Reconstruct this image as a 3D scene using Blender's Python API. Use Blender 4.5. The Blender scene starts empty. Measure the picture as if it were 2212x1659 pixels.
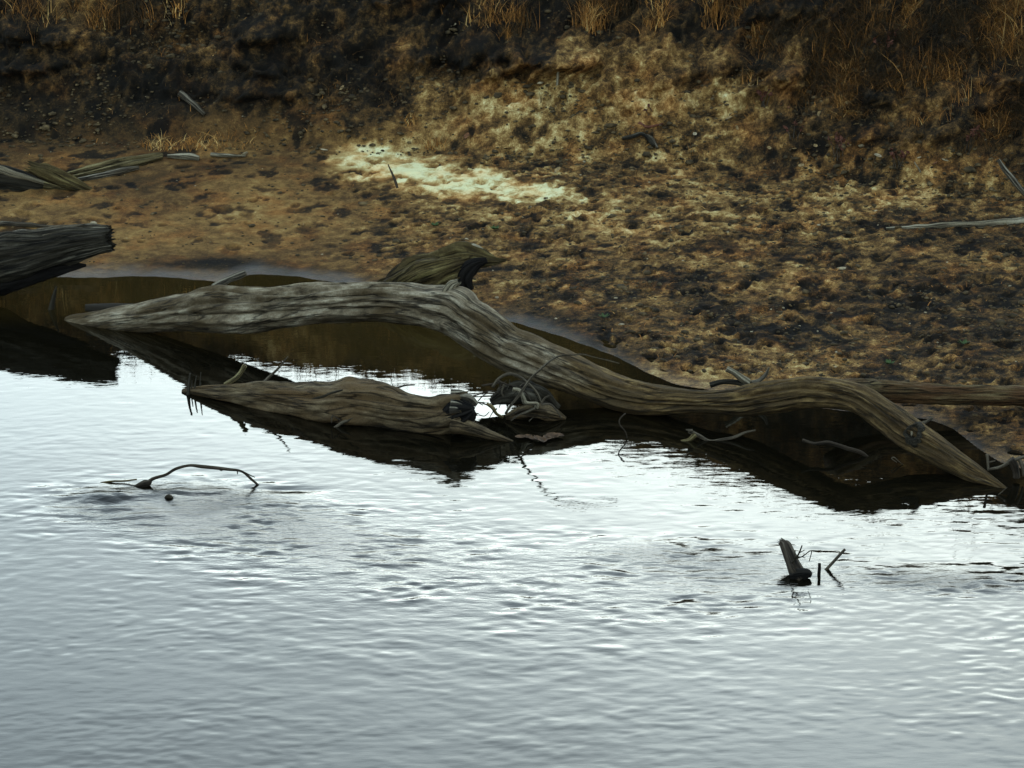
import bpy, math, random
import numpy as np
from mathutils import Vector

R = math.radians
random.seed(7)
rng = np.random.default_rng(11)
scene = bpy.context.scene
col = scene.collection

# ------------------------------------------------------------------ camera, sky, sun, exposure
CAM_H, PITCH, FPX = 6.18, 18.0, 6000.0          # focal length in pixels of a 2212 px wide picture
cam_d = bpy.data.cameras.new("camera")
cam = bpy.data.objects.new("camera", cam_d)
col.objects.link(cam)
cam.location = (0, 0, CAM_H)
cam.rotation_euler = (R(90 - PITCH), 0, 0)
cam_d.sensor_width = 36
cam_d.lens = 36 * FPX / 2212
cam_d.clip_end = 2000
scene.camera = cam

SUN_EL, SUN_ROT = 6.5, 9.0
world = bpy.data.worlds.new("World")
scene.world = world
world.use_nodes = True
wn = world.node_tree
wn.nodes.clear()
w_out = wn.nodes.new("ShaderNodeOutputWorld")
w_bg = wn.nodes.new("ShaderNodeBackground")
w_sky = wn.nodes.new("ShaderNodeTexSky")
w_sky.sky_type = 'NISHITA'
w_sky.sun_disc = False
w_sky.sun_elevation = R(SUN_EL)
w_sky.sun_rotation = R(SUN_ROT)
w_sky.air_density = 1.0
w_sky.dust_density = 1.4
w_sky.ozone_density = 2.5
w_hsv = wn.nodes.new("ShaderNodeHueSaturation")   # thin high cloud takes most of the colour out of the sky
w_hsv.inputs["Saturation"].default_value = 0.35
w_tc = wn.nodes.new("ShaderNodeTexCoord")
w_map = wn.nodes.new("ShaderNodeMapping")
w_map.inputs["Scale"].default_value = (2.2, 2.2, 6.0)
w_noi = wn.nodes.new("ShaderNodeTexNoise")
w_noi.inputs["Scale"].default_value = 1.6
w_noi.inputs["Detail"].default_value = 5
w_mr = wn.nodes.new("ShaderNodeMapRange")
w_mr.inputs["From Min"].default_value = 0.3
w_mr.inputs["From Max"].default_value = 0.7
w_mr.inputs["To Min"].default_value = 0.8
w_mr.inputs["To Max"].default_value = 1.2
w_mul = wn.nodes.new("ShaderNodeMixRGB")
w_mul.blend_type = 'MULTIPLY'
w_mul.inputs[0].default_value = 1.0
w_tint = wn.nodes.new("ShaderNodeMixRGB")
w_tint.blend_type = 'MULTIPLY'
w_tint.inputs[0].default_value = 1.0
w_tint.inputs[2].default_value = (0.87, 1.0, 1.0, 1)
L = wn.links
L.new(w_sky.outputs[0], w_hsv.inputs["Color"])
L.new(w_tc.outputs["Generated"], w_map.inputs["Vector"])
L.new(w_map.outputs[0], w_noi.inputs["Vector"])
L.new(w_noi.outputs["Fac"], w_mr.inputs["Value"])
L.new(w_hsv.outputs[0], w_mul.inputs[1])
L.new(w_mr.outputs[0], w_mul.inputs[2])
L.new(w_mul.outputs[0], w_tint.inputs[1])
L.new(w_tint.outputs[0], w_bg.inputs["Color"])
L.new(w_bg.outputs[0], w_out.inputs["Surface"])
w_bg.inputs["Strength"].default_value = 0.15

sun_d = bpy.data.lights.new("sun", 'SUN')
sun_d.energy = 0.6
sun_d.angle = R(12)
sun_d.color = (1.0, 0.95, 0.86)
sun = bpy.data.objects.new("sun", sun_d)
col.objects.link(sun)
_sd = Vector((math.sin(R(SUN_ROT)) * math.cos(R(SUN_EL)), math.cos(R(SUN_ROT)) * math.cos(R(SUN_EL)), math.sin(R(SUN_EL))))
sun.rotation_euler = _sd.to_track_quat('Z', 'Y').to_euler()
sun.location = (0, 40, 20)

vs = scene.view_settings
vs.view_transform = 'Standard'
vs.look = 'None'
vs.gamma = 1
vs.use_curve_mapping = False
vs.exposure = 2.85
scene.render.film_transparent = False

# ------------------------------------------------------------------ numpy noise
_perm = np.random.default_rng(3).permutation(512)
_g3 = np.random.default_rng(4).normal(size=(512, 3))
_g3 /= np.linalg.norm(_g3, axis=1)[:, None]


def _h(i, j, k):
    return _perm[(_perm[(_perm[i & 511] + j) & 511] + k) & 511]


def perlin(x, y, z=0.0):
    x, y, z = np.broadcast_arrays(np.asarray(x, float), np.asarray(y, float), np.asarray(z, float))
    xi, yi, zi = np.floor(x).astype(int), np.floor(y).astype(int), np.floor(z).astype(int)
    xf, yf, zf = x - xi, y - yi, z - zi
    fx, fy, fz = [t * t * t * (t * (t * 6 - 15) + 10) for t in (xf, yf, zf)]
    out = 0
    flat = np.ndim(z) == 0 or (np.all(zf == 0))
    for dz in ((0,) if flat else (0, 1)):
        wz = (1 - fz) if dz == 0 else fz
        if flat:
            wz = 1
        for dx in (0, 1):
            wx = (1 - fx) if dx == 0 else fx
            for dy in (0, 1):
                wy = (1 - fy) if dy == 0 else fy
                g = _g3[_h(xi + dx, yi + dy, zi + dz)]
                out = out + wx * wy * wz * (g[..., 0] * (xf - dx) + g[..., 1] * (yf - dy) + g[..., 2] * (zf - dz))
    return out * 1.5


def fbm(x, y, z=0.0, octv=4, gain=0.5):
    s, a, f = 0, 1.0, 1.0
    for k in range(octv):
        s = s + a * perlin(x * f + 17.3 * k, y * f + 5.1 * k, np.asarray(z) * f)
        a *= gain
        f *= 2.03
    return s


def sstep(a, b, x):
    t = np.clip((x - a) / (b - a), 0, 1)
    return t * t * (3 - 2 * t)


# ------------------------------------------------------------------ picture measurement -> place in the world
_sp, _cp = math.sin(R(PITCH)), math.cos(R(PITCH))


def ray(u, v):
    a, b = (u - 1106.0) / FPX, (829.5 - v) / FPX
    return np.array([a, _cp + b * _sp, -_sp + b * _cp])


def ground(u, v, z=0.0):
    d = ray(u, v)
    t = (z - CAM_H) / d[2]
    return np.array([d[0] * t, d[1] * t, z])


def above(u, vg, v):
    """the point seen at (u, v) that stands straight over the water-level point seen at (u, vg)"""
    g = ground(u, vg)
    d = ray(u, v)
    t = g[1] / d[1]
    return np.array([d[0] * t, g[1], CAM_H + d[2] * t])


def mpp(p):
    """metres per (2212 px wide) picture pixel at a place"""
    p = np.asarray(p)
    return (p[1] * _cp + (CAM_H - p[2]) * _sp) / FPX


# ------------------------------------------------------------------ tagging and linking
def tag(o, label=None, cat=None, group=None, kind=None):
    for k, val in (("label", label), ("category", cat), ("group", group), ("kind", kind)):
        if val:
            o[k] = val
    return o


def link_mesh(name, verts, faces, mat, parent=None, attrs=None, smooth=True):
    """verts (n,3); faces: an (m,4)/(m,3) array or a list of such arrays"""
    if not isinstance(faces, list):
        faces = [faces]
    me = bpy.data.meshes.new(name)
    verts = np.asarray(verts, np.float32)
    me.vertices.add(len(verts))
    me.vertices.foreach_set("co", verts.ravel())
    idx = np.concatenate([np.asarray(f, np.int32).ravel() for f in faces])
    tot = np.concatenate([np.full(len(f), np.asarray(f).shape[1], np.int32) for f in faces])
    st = np.concatenate([[0], np.cumsum(tot)[:-1]]).astype(np.int32)
    me.loops.add(len(idx))
    me.loops.foreach_set("vertex_index", idx)
    me.polygons.add(len(tot))
    me.polygons.foreach_set("loop_start", st)
    me.polygons.foreach_set("loop_total", tot)
    me.polygons.foreach_set("use_smooth", np.full(len(tot), smooth))
    for an, av in (attrs or {}).items():
        av = np.asarray(av, np.float32)
        if av.ndim == 1:
            me.attributes.new(an, 'FLOAT', 'POINT').data.foreach_set("value", av)
        else:
            me.attributes.new(an, 'FLOAT_VECTOR', 'POINT').data.foreach_set("vector", av.ravel())
    me.update(calc_edges=True)
    me.validate()
    if mat:
        me.materials.append(mat)
    o = bpy.data.objects.new(name, me)
    col.objects.link(o)
    if parent:
        o.parent = parent
        o.matrix_parent_inverse = parent.matrix_basis.inverted()
    return o


def empty(name, loc, label, cat, group=None):
    o = bpy.data.objects.new(name, None)
    o.empty_display_size = 0.1
    o.location = tuple(float(c) for c in loc)
    col.objects.link(o)
    return tag(o, label, cat, group)


# ------------------------------------------------------------------ materials
class NT:
    def __init__(self, name):
        self.m = bpy.data.materials.new(name)
        self.m.use_nodes = True
        self.t = self.m.node_tree
        self.b = self.t.nodes["Principled BSDF"]

    def n(self, kind, **kw):
        nd = self.t.nodes.new("ShaderNode" + kind)
        for k, v in kw.items():
            if k in nd.inputs:
                nd.inputs[k].default_value = v
            else:
                setattr(nd, k, v)
        return nd

    def l(self, a, b):
        self.t.links.new(a, b)

    def noise(self, vec, scale, detail=4, rough=0.55, map_scale=None):
        if map_scale:
            mp = self.n("Mapping")
            mp.inputs["Scale"].default_value = map_scale
            self.l(vec, mp.inputs["Vector"])
            vec = mp.outputs[0]
        nd = self.n("TexNoise")
        nd.inputs["Scale"].default_value = scale
        nd.inputs["Detail"].default_value = detail
        nd.inputs["Roughness"].default_value = rough
        self.l(vec, nd.inputs["Vector"])
        return nd.outputs["Fac"]

    def ramp(self, fac, stops):
        nd = self.n("ValToRGB")
        e = nd.color_ramp.elements
        while len(e) < len(stops):
            e.new(0.5)
        for el, (p, c) in zip(e, stops):
            el.position = p
            el.color = (*c, 1) if len(c) == 3 else c
        self.l(fac, nd.inputs["Fac"])
        return nd.outputs["Color"]

    def mix(self, fac, a, b, mode='MIX'):
        nd = self.n("MixRGB", blend_type=mode)
        for s, val in ((0, fac), (1, a), (2, b)):
            if hasattr(val, "links"):
                self.l(val, nd.inputs[s])
            elif isinstance(val, (int, float)):
                nd.inputs[s].default_value = val if s == 0 else (val, val, val, 1)
            else:
                nd.inputs[s].default_value = (*val, 1)
        return nd.outputs[0]

    def rng(self, v, a, b, c, d):
        nd = self.n("MapRange")
        for k, val in (("From Min", a), ("From Max", b), ("To Min", c), ("To Max", d)):
            nd.inputs[k].default_value = val
        self.l(v, nd.inputs["Value"])
        return nd.outputs[0]

    def math(self, op, a, b=0.0):
        nd = self.n("Math", operation=op)
        for s, val in ((0, a), (1, b)):
            if hasattr(val, "links"):
                self.l(val, nd.inputs[s])
            else:
                nd.inputs[s].default_value = val
        return nd.outputs[0]

    def bump(self, h, strength=0.5, dist=0.01, prev=None):
        nd = self.n("Bump")
        nd.inputs["Strength"].default_value = strength
        nd.inputs["Distance"].default_value = dist
        self.l(h, nd.inputs["Height"])
        if prev:
            self.l(prev, nd.inputs["Normal"])
        return nd.outputs[0]

    def attr(self, name):
        nd = self.n("Attribute")
        nd.attribute_name = name
        return nd

    def set(self, color=None, rough=None, normal=None, spec=None):
        for key, val in (("Base Color", color), ("Roughness", rough), ("Normal", normal), ("Specular IOR Level", spec)):
            if val is None:
                continue
            if hasattr(val, "links"):
                self.l(val, self.b.inputs[key])
            elif key == "Base Color":
                self.b.inputs[key].default_value = (*val, 1)
            else:
                self.b.inputs[key].default_value = val
        return self.m


def wood(name, dark, mid, light, stain, stain_amt=0.5, grain=26.0, rough=0.85, bump=0.9, crack=0.85, second=None, along=3.0):
    dark, mid, light, stain = [tuple(0.84 * x for x in c_) for c_ in (dark, mid, light, stain)]
    second = second and [tuple(0.84 * x for x in c_) for c_ in second]
    q = NT(name)
    g = q.attr("grain").outputs["Vector"]
    n1 = q.noise(g, 1.0, 6, 0.65, (along, grain * 2, grain * 2))
    n2 = q.noise(g, 1.0, 4, 0.55, (1.1, grain, grain))
    n3 = q.noise(g, 1.0, 5, 0.6, (2.2, 7.0, 7.0))
    n4 = q.noise(g, 1.0, 3, 0.6, (90.0, 120.0, 120.0))
    c = q.ramp(n1, [(0.32, dark), (0.5, mid), (0.70, light)])
    if second:
        c2 = q.ramp(n1, [(0.32, second[0]), (0.5, second[1]), (0.70, second[2])])
        c = q.mix(q.rng(q.math('ADD', q.attr('moss').outputs['Fac'], q.rng(n3, 0.3, 0.7, -0.35, 0.35)), 0.3, 0.7, 0.0, 1.0), c, c2)
    st = q.rng(n3, 0.5 - 0.12 * stain_amt, 0.62, 0.0, min(0.9, stain_amt * 1.5))
    c = q.mix(st, c, stain)
    # long drying cracks: thin bands where the stretched noise crosses its middle
    cr = q.math('ABSOLUTE', q.math('SUBTRACT', n2, 0.5))
    crk = q.rng(cr, 0.0, 0.026, crack, 0.0)
    c = q.mix(crk, c, tuple(0.25 * x for x in dark))
    fine = q.rng(n4, 0.3, 0.75, 0.7, 1.25)
    c = q.mix(1.0, c, fine, 'MULTIPLY')
    hgt = q.math('SUBTRACT', q.math('ADD', n1, q.math('MULTIPLY', n4, 0.25)), q.math('MULTIPLY', crk, 0.8))
    return q.set(c, rough, q.bump(hgt, bump, 0.014), 0.15)


M = {}
M['grey'] = wood("grey_driftwood", (0.028, 0.022, 0.015), (0.130, 0.108, 0.076), (0.35, 0.31, 0.225), (0.085, 0.06, 0.030), 0.45)
M['olive'] = wood("mossy_driftwood", (0.018, 0.012, 0.005), (0.085, 0.058, 0.024), (0.22, 0.165, 0.075), (0.085, 0.036, 0.012), 0.5)
M['trunk'] = wood("weathered_trunk", (0.034, 0.026, 0.015), (0.205, 0.160, 0.100), (0.46, 0.40, 0.28), (0.075, 0.050, 0.022), 0.6, grain=15.0, bump=0.8, along=6.5,
                  second=((0.016, 0.010, 0.005), (0.088, 0.053, 0.019), (0.26, 0.175, 0.068)))
M['brown'] = wood("brown_log", (0.024, 0.017, 0.009), (0.105, 0.074, 0.038), (0.22, 0.165, 0.092), (0.105, 0.062, 0.024), 0.5, grain=18, along=7.0)
M['dark'] = wood("dark_wet_wood", (0.007, 0.006, 0.004), (0.032, 0.026, 0.016), (0.12, 0.105, 0.075), (0.016, 0.012, 0.006), 0.5)
M['rot'] = wood("rotten_wood", (0.014, 0.010, 0.004), (0.085, 0.060, 0.020), (0.20, 0.16, 0.06), (0.030, 0.018, 0.006), 0.6)
M['pale'] = wood("pale_dry_stick", (0.07, 0.055, 0.035), (0.25, 0.21, 0.135), (0.46, 0.41, 0.29), (0.12, 0.09, 0.05), 0.35)
M['gold'] = wood("yellow_split_wood", (0.03, 0.022, 0.008), (0.16, 0.12, 0.05), (0.36, 0.31, 0.15), (0.07, 0.05, 0.02), 0.4)
M['twig'] = wood("twig_bark", (0.014, 0.010, 0.006), (0.05, 0.037, 0.024), (0.12, 0.098, 0.07), (0.03, 0.019, 0.010), 0.4)
M['root'] = wood("root_bark", (0.022, 0.016, 0.010), (0.095, 0.076, 0.050), (0.23, 0.195, 0.14), (0.05, 0.034, 0.016), 0.4)
M['black'] = wood("black_soaked_wood_and_shade", (0.005, 0.004, 0.003), (0.009, 0.007, 0.005), (0.016, 0.013, 0.009), (0.007, 0.005, 0.004), 0.4)


def plain(name, c, var=0.5, rough=0.8, scale=30.0):
    q = NT(name)
    tc = q.n("TexCoord")
    n = q.noise(tc.outputs["Object"], scale, 3)
    lo, hi = tuple(x * (1 - var) for x in c), tuple(min(1, x * (1 + var)) for x in c)
    return q.set(q.ramp(n, [(0.3, lo), (0.7, hi)]), rough, None, 0.25)


M['leaf'] = plain("dry_leaf", (0.22, 0.15, 0.065), 0.5)
M['leaf_pale'] = plain("pale_dry_leaf", (0.27, 0.22, 0.135), 0.4)
M['leaf_rust'] = plain("rust_leaf", (0.13, 0.055, 0.022), 0.6)
M['weed'] = plain("dead_weed", (0.085, 0.028, 0.014), 0.5)
M['green'] = plain("seedling_leaf", (0.035, 0.06, 0.015), 0.4)


def grass_mat():
    q = NT("dry_grass")
    t = q.attr("tint").outputs["Fac"]
    c = q.ramp(t, [(0.0, (0.018, 0.012, 0.005)), (0.35, (0.060, 0.032, 0.010)), (0.65, (0.24, 0.098, 0.019)), (0.85, (0.44, 0.20, 0.042)), (1.0, (0.60, 0.40, 0.145))])
    m = q.set(c, 0.75, None, 0.2)
    return m


M['grass'] = grass_mat()


def bank_mat():
    q = NT("river_bank_soil")
    pos = q.n("NewGeometry").outputs["Position"]
    tone = q.attr("tone").outputs["Fac"]
    wet = q.attr("wet").outputs["Fac"]
    nf = q.noise(pos, 38.0, 6, 0.72)
    nm = q.noise(pos, 9.0, 5, 0.65)
    nc = q.noise(pos, 3.0, 3, 0.6)
    tr = q.attr("tramp").outputs["Fac"]
    ng = q.noise(pos, 110.0, 2, 0.6)
    t = q.math('ADD', q.rng(nf, 0.25, 0.75, -0.17, 0.17), q.rng(nm, 0.3, 0.7, -0.26, 0.26))
    t = q.math('ADD', t, q.rng(ng, 0.3, 0.7, -0.12, 0.12))
    t = q.math('ADD', tone, q.math('MULTIPLY', t, tr))
    c = q.ramp(t, [(0.0, (0.0055, 0.0045, 0.003)), (0.19, (0.019, 0.0125, 0.006)), (0.4, (0.0847, 0.0452, 0.0149)), (0.58, (0.2043, 0.1155, 0.0357)), (0.8, (0.4286, 0.316, 0.1286)), (1.0, (0.6364, 0.602, 0.344))])
    rust = q.rng(nc, 0.48, 0.68, 0.0, 0.55)
    c = q.mix(rust, c, q.mix(1.0, c, (1.25, 0.85, 0.62), 'MULTIPLY'))
    c = q.mix(q.math('MULTIPLY', wet, 0.6), c, (0.035, 0.030, 0.024))
    rough = q.rng(wet, 0.0, 1.0, 0.95, 0.36)
    h = q.math('ADD', q.math('ADD', nf, q.math('MULTIPLY', ng, 0.35)), q.math('MULTIPLY', nm, 1.5))
    nrm = q.bump(h, 0.55, 0.018)
    spec = q.rng(wet, 0.0, 1.0, 0.12, 0.34)
    return q.set(c, rough, nrm, spec)


def water_mat():
    q = NT("river_water")
    pos = q.n("NewGeometry").outputs["Position"]
    chop = q.attr("chop").outputs["Fac"]
    a = q.noise(pos, 1.0, 3, 0.6, (5.0, 15.0, 1.0))
    b = q.noise(pos, 1.0, 4, 0.65, (16.0, 34.0, 1.0))
    h = q.math('ADD', q.math('MULTIPLY', a, 0.35), q.math('MULTIPLY', q.math('MULTIPLY', b, chop), 0.13))
    nrm = q.bump(q.math('MULTIPLY', h, q.math('ADD', chop, 0.10)), 1.0, 0.0075)
    m = q.set(q.mix(q.attr('shallow').outputs['Fac'], (0.0035, 0.003, 0.0016), (0.022, 0.0145, 0.004)), 0.0, nrm)
    q.b.inputs["IOR"].default_value = 1.34
    return m


# ------------------------------------------------------------------ terrain (river bank)
def pl(pts, z=0.0):
    w = np.array([ground(u, v, z) for u, v in pts])
    o = np.argsort(w[:, 0])
    return w[o, 0], w[o, 1]


_shx, _shy = pl([(-900, 660), (-300, 640), (0, 618), (100, 600), (300, 596), (400, 604), (470, 609), (540, 592), (640, 596), (720, 610), (850, 640),
                 (1000, 668), (1130, 700), (1180, 715), (1260, 745), (1340, 775), (1392, 802), (1450, 826), (1550, 846), (1700, 872),
                 (1850, 893), (2000, 905), (2060, 928), (2110, 968), (2160, 998), (2212, 1012), (2500, 1085), (3000, 1180)])
_ftx, _fty = pl([(-700, 300), (0, 290), (400, 290), (700, 305), (900, 312), (1100, 325), (1300, 335), (1600, 355), (1900, 385), (2212, 420), (2900, 520)], 0.38)


def yshore(x):
    return np.interp(x, _shx, _shy) + 0.045 * perlin(np.asarray(x) * 2.3, 1.7) + 0.03 * perlin(np.asarray(x) * 7.0, 4.7)


def yfoot(x):
    return np.interp(x, _ftx, _fty) + 0.22 * perlin(x * 0.7, 3.3)


def bank_top(x):
    return np.interp(x, [-5.0, -3.6, -0.7, 1.0, 2.0, 2.8, 5.0], [2.3, 2.35, 2.6, 3.3, 3.75, 3.8, 3.65])


def base_height(x, y):
    """smooth ground: river bed, flat wet beach, eroded bank, field on top"""
    ys, yf = yshore(x), yfoot(x)
    d = y - ys
    bed = np.maximum(-0.9, np.where(d < 0, d * 0.10, 0))
    wdt = np.maximum(yf - ys, 1.0)
    t = np.clip(d / wdt, 0, 1)
    beach = 0.38 * (0.35 * t + 0.65 * t ** 1.6)
    H = bank_top(x) - 0.38
    s = np.clip((y - yf + 0.25) / (H * 1.12), -0.2, 1)
    s0 = np.clip(s, 0, 1)
    prof = 0.5 * s0 + 0.5 * sstep(0.0, 1.0, s0)
    prof = prof * sstep(0.0, 0.12, s0) + 0.0
    far = np.maximum(0, y - yf - H * 1.12) * 0.02
    unseen_bank = 4.55 * sstep(7.5, 1.5, y) + 0.06 * np.minimum(np.maximum(0, 1.5 - y), 30)   # high near bank under the camera, unseen, added to block low sky light
    return np.where(d < 0, np.maximum(bed, bed * sstep(1.5, 7.5, y) + unseen_bank), beach + H * prof + np.minimum(far, 1.0))


def axis(lo, hi, step, far_lo, far_hi):
    mid = np.arange(lo, hi + step / 2, step)
    out, p, s = [], hi, step
    while p < far_hi:
        s *= 1.35
        p += s
        out.append(p)
    out2, p, s = [], lo, step
    while p > far_lo:
        s *= 1.35
        p -= s
        out2.append(p)
    return np.concatenate([out2[::-1], mid, out])


def grid_faces(nx, ny):
    i = np.arange(nx * ny).reshape(ny, nx)
    return np.stack([i[:-1, :-1], i[:-1, 1:], i[1:, 1:], i[1:, :-1]], -1).reshape(-1, 4)


gx = axis(-6.0, 6.0, 0.0155, -400, 400)
gy = axis(15.6, 28.6, 0.022, -60, 700)
GX, GY = np.meshgrid(gx, gy)
Z = base_height(GX, GY)
YS, YF = yshore(GX), yfoot(GX)
D = GY - YS
near = (np.abs(GX) < 9) & (GY > 12) & (GY < 33)
on_bank = sstep(-0.1, 0.5, GY - YF)
on_beach = sstep(0.05, 0.5, D) * (1 - on_bank)


def patch(u, v, z, rx, ry, amt, rot=0.0):
    p = ground(u, v, z)
    dx, dy = GX - p[0], GY - p[1]
    c, s = math.cos(rot), math.sin(rot)
    a, b = (dx * c + dy * s) / rx, (-dx * s + dy * c) / ry
    return amt * np.exp(-(a * a + b * b))


# tone: 0 black mud ... 1 bone-dry sand
warp1 = 0.25 * perlin(GX * 1.3, GY * 1.3, 4.0)
warp2 = 0.25 * perlin(GX * 1.3, GY * 1.3, 9.0)
lum = fbm(GX * 1.1, GY * 0.8, 2.0, 4)
tone = 0.45 + 0.10 * lum
tone = tone - 0.05 * on_beach * sstep(-1, 4, GX) * sstep(23.5, 20, GY)
# eroded bank: dark topsoil at the left, pale sand spilling in the middle
bank_n = fbm(GX * 1.6 + warp1, GY * 1.6 + warp2, 6.0, 5, 0.6)
tone = tone + on_bank * (-0.23 + 0.26 * bank_n)
tone += patch(120, 190, 0.8, 2.2, 0.9, -0.12) + patch(480, 230, 0.6, 1.2, 0.5, -0.08) + patch(60, 265, 0.5, 1.9, 0.28, -0.12)
tone += patch(640, 40, 1.2, 0.45, 0.5, 0.20) + patch(470, 120, 1.2, 0.4, 0.5, 0.14)
tone += patch(950, 200, 0.8, 0.6, 0.5, 0.12) + patch(1240, 258, 0.6, 0.9, 0.38, 0.24) + patch(1090, 262, 0.6, 0.4, 0.25, 0.14) + patch(1420, 265, 0.6, 0.7, 0.4, 0.20) + patch(1200, 110, 1.0, 0.6, 0.35, -0.12) + patch(880, 130, 0.9, 0.7, 0.4, -0.10)
tone += patch(1150, 110, 1.1, 1.4, 0.45, -0.20) + patch(1560, 150, 0.9, 0.8, 0.4, -0.14) + patch(1700, 300, 0.6, 1.0, 0.4, -0.06) + patch(860, 200, 0.8, 0.5, 0.5, -0.08)
tone += patch(1600, 90, 1.1, 0.3, 0.25, 0.20) + patch(1650, 290, 0.6, 0.9, 0.35, 0.22) + patch(1950, 380, 0.5, 0.5, 0.4, 0.12)
tone += patch(1250, 110, 1.0, 1.3, 0.45, -0.14) + patch(900, 80, 1.1, 0.8, 0.4, -0.12) + patch(2050, 200, 0.9, 1.3, 0.9, -0.22) + patch(1750, 150, 1.0, 1.0, 0.5, -0.12)
# beach
pw = 0.16 * fbm(GX * 3 + 4, GY * 3, 1.0, 3)
for (u, v, rx, ry, a) in ((770, 348, 0.32, 0.42, 0.42), (860, 352, 0.36, 0.50, 0.48), (950, 372, 0.42, 0.42, 0.50), (1040, 385, 0.40, 0.34, 0.50), (1130, 398, 0.36, 0.28, 0.44), (1200, 405, 0.25, 0.2, 0.26)):
    p = ground(u, v, 0.32)
    q_ = np.hypot((GX - p[0]) / rx, (GY - p[1]) / ry) + pw * 2.0
    tone = np.maximum(tone, tone + a * sstep(1.3, 0.35, q_ + 0.35 * fbm(GX * 7, GY * 7, 52.0, 3)))
tone = np.minimum(tone, 0.98)
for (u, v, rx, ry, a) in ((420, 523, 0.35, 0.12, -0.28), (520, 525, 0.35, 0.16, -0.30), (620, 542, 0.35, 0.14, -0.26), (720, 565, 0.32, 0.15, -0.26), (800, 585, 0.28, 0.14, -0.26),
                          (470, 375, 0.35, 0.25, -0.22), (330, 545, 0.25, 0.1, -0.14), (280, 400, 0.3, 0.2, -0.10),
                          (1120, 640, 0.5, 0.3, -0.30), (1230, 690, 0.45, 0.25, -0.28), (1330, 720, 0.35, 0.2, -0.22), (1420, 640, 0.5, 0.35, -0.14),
                          (1650, 868, 0.6, 0.35, -0.4), (1800, 885, 0.6, 0.35, -0.4), (1950, 895, 0.5, 0.3, -0.4), (1950, 640, 1.0, 0.5, -0.15), (1700, 690, 0.8, 0.3, -0.12), (2100, 520, 0.6, 0.6, -0.18), (2150, 700, 0.5, 0.6, -0.16), (1500, 560, 0.8, 0.4, -0.08),  # first three paint the shade under the trunk's right hump into the mud
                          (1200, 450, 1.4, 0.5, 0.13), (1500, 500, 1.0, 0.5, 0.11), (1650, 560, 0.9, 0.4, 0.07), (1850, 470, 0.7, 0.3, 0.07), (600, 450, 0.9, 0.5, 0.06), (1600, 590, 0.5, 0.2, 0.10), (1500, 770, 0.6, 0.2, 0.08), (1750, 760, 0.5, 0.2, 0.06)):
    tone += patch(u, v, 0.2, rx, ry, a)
tone += 0.0

# trampled sand: hoof prints and kicked-up lumps stamped into the height field
dz = np.zeros_like(Z)
dt = np.zeros_like(Z)
ix0, iy0 = np.searchsorted(gx, -6.0), np.searchsorted(gy, 15.6)
prints = []
while len(prints) < 2200:
    x = rng.uniform(-5.8, 5.8)
    y = rng.uniform(17, 27)
    if y < yshore(x) + 0.25 or y > yfoot(x) + 0.15:
        continue
    dens = 0.16 + 0.84 * sstep(-2.2, 0.8, x) * sstep(26.2, 24.6, y)
    dens *= 0.35 + 0.65 * sstep(-0.2, 0.25, float(perlin(x * 0.9, y * 0.9, 12.0)))
    if y < yshore(x) + 0.7 and x < 0.5:
        dens *= 0.15
    if rng.uniform() > dens:
        continue
    prints.append((x, y))
for (x, y) in prints:
    r = min(0.11, 0.032 * math.exp(0.5 * rng.normal()) + 0.008)
    asp = rng.uniform(0.8, 1.7)
    th = rng.uniform(0, math.pi)
    i0, i1 = np.searchsorted(gx, (x - 3 * r, x + 3 * r))
    j0, j1 = np.searchsorted(gy, (y - 3 * r, y + 3 * r))
    if i1 <= i0 or j1 <= j0:
        continue
    dx, dy = GX[j0:j1, i0:i1] - x, GY[j0:j1, i0:i1] - y
    a = (dx * math.cos(th) + dy * math.sin(th)) / (r * asp)
    b = (-dx * math.sin(th) + dy * math.cos(th)) / r
    wob = 0.25 * perlin(dx / r * 0.8 + x * 7, dy / r * 0.8 + y * 7)
    q_ = np.sqrt(a * a + b * b) + wob
    depth = rng.uniform(0.15, 0.45) * min(r, 0.05)
    dz[j0:j1, i0:i1] += -depth * sstep(1.0, 0.5, q_) + 0.5 * depth * np.exp(-((q_ - 1.25) / 0.3) ** 2)
    dt[j0:j1, i0:i1] += -rng.uniform(0.0, 0.26) * sstep(1.15, 0.6, q_) + 0.03 * np.exp(-((q_ - 1.35) / 0.3) ** 2)
dt = np.maximum(dt, -0.42)
amp_b = on_beach * (0.35 + 0.65 * sstep(-2.5, 0.5, GX)) * sstep(0.1, 0.9, D)
n1 = fbm(GX * 4.5, GY * 4.5, 3.0, 3)
n2 = fbm(GX * 11, GY * 11, 5.0, 3)
dz += amp_b * (0.008 * n1 + 0.004 * n2)
dt += on_beach * (0.08 * n1 + 0.08 * n2) * (0.3 + 0.7 * sstep(-2.5, 0.5, GX))
# dark algae-crusted lumps on the right half of the beach
mott = fbm(GX * 2.3 + warp1 * 2, GY * 3.0 + warp2 * 2, 7.7, 6, 0.68) + 0.22 * lum
right = on_beach * sstep(-1.6, 0.8, GX + 0.5 * lum) * sstep(0.15, 0.6, D)
lump = sstep(0.02, 0.40, mott) * right
dz += 0.010 * lump + 0.006 * right * fbm(GX * 24, GY * 24, 44.0, 2)
dt += -0.18 * lump + 0.07 * right * sstep(-0.15, -0.5, mott)
blotl = sstep(0.30, 0.48, fbm(GX * 3.2 + warp1, GY * 3.6 + warp2, 27.0, 4, 0.55)) * on_beach * sstep(0.5, 1.0, D)
dt += -0.26 * blotl
dz += -0.006 * blotl
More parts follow.
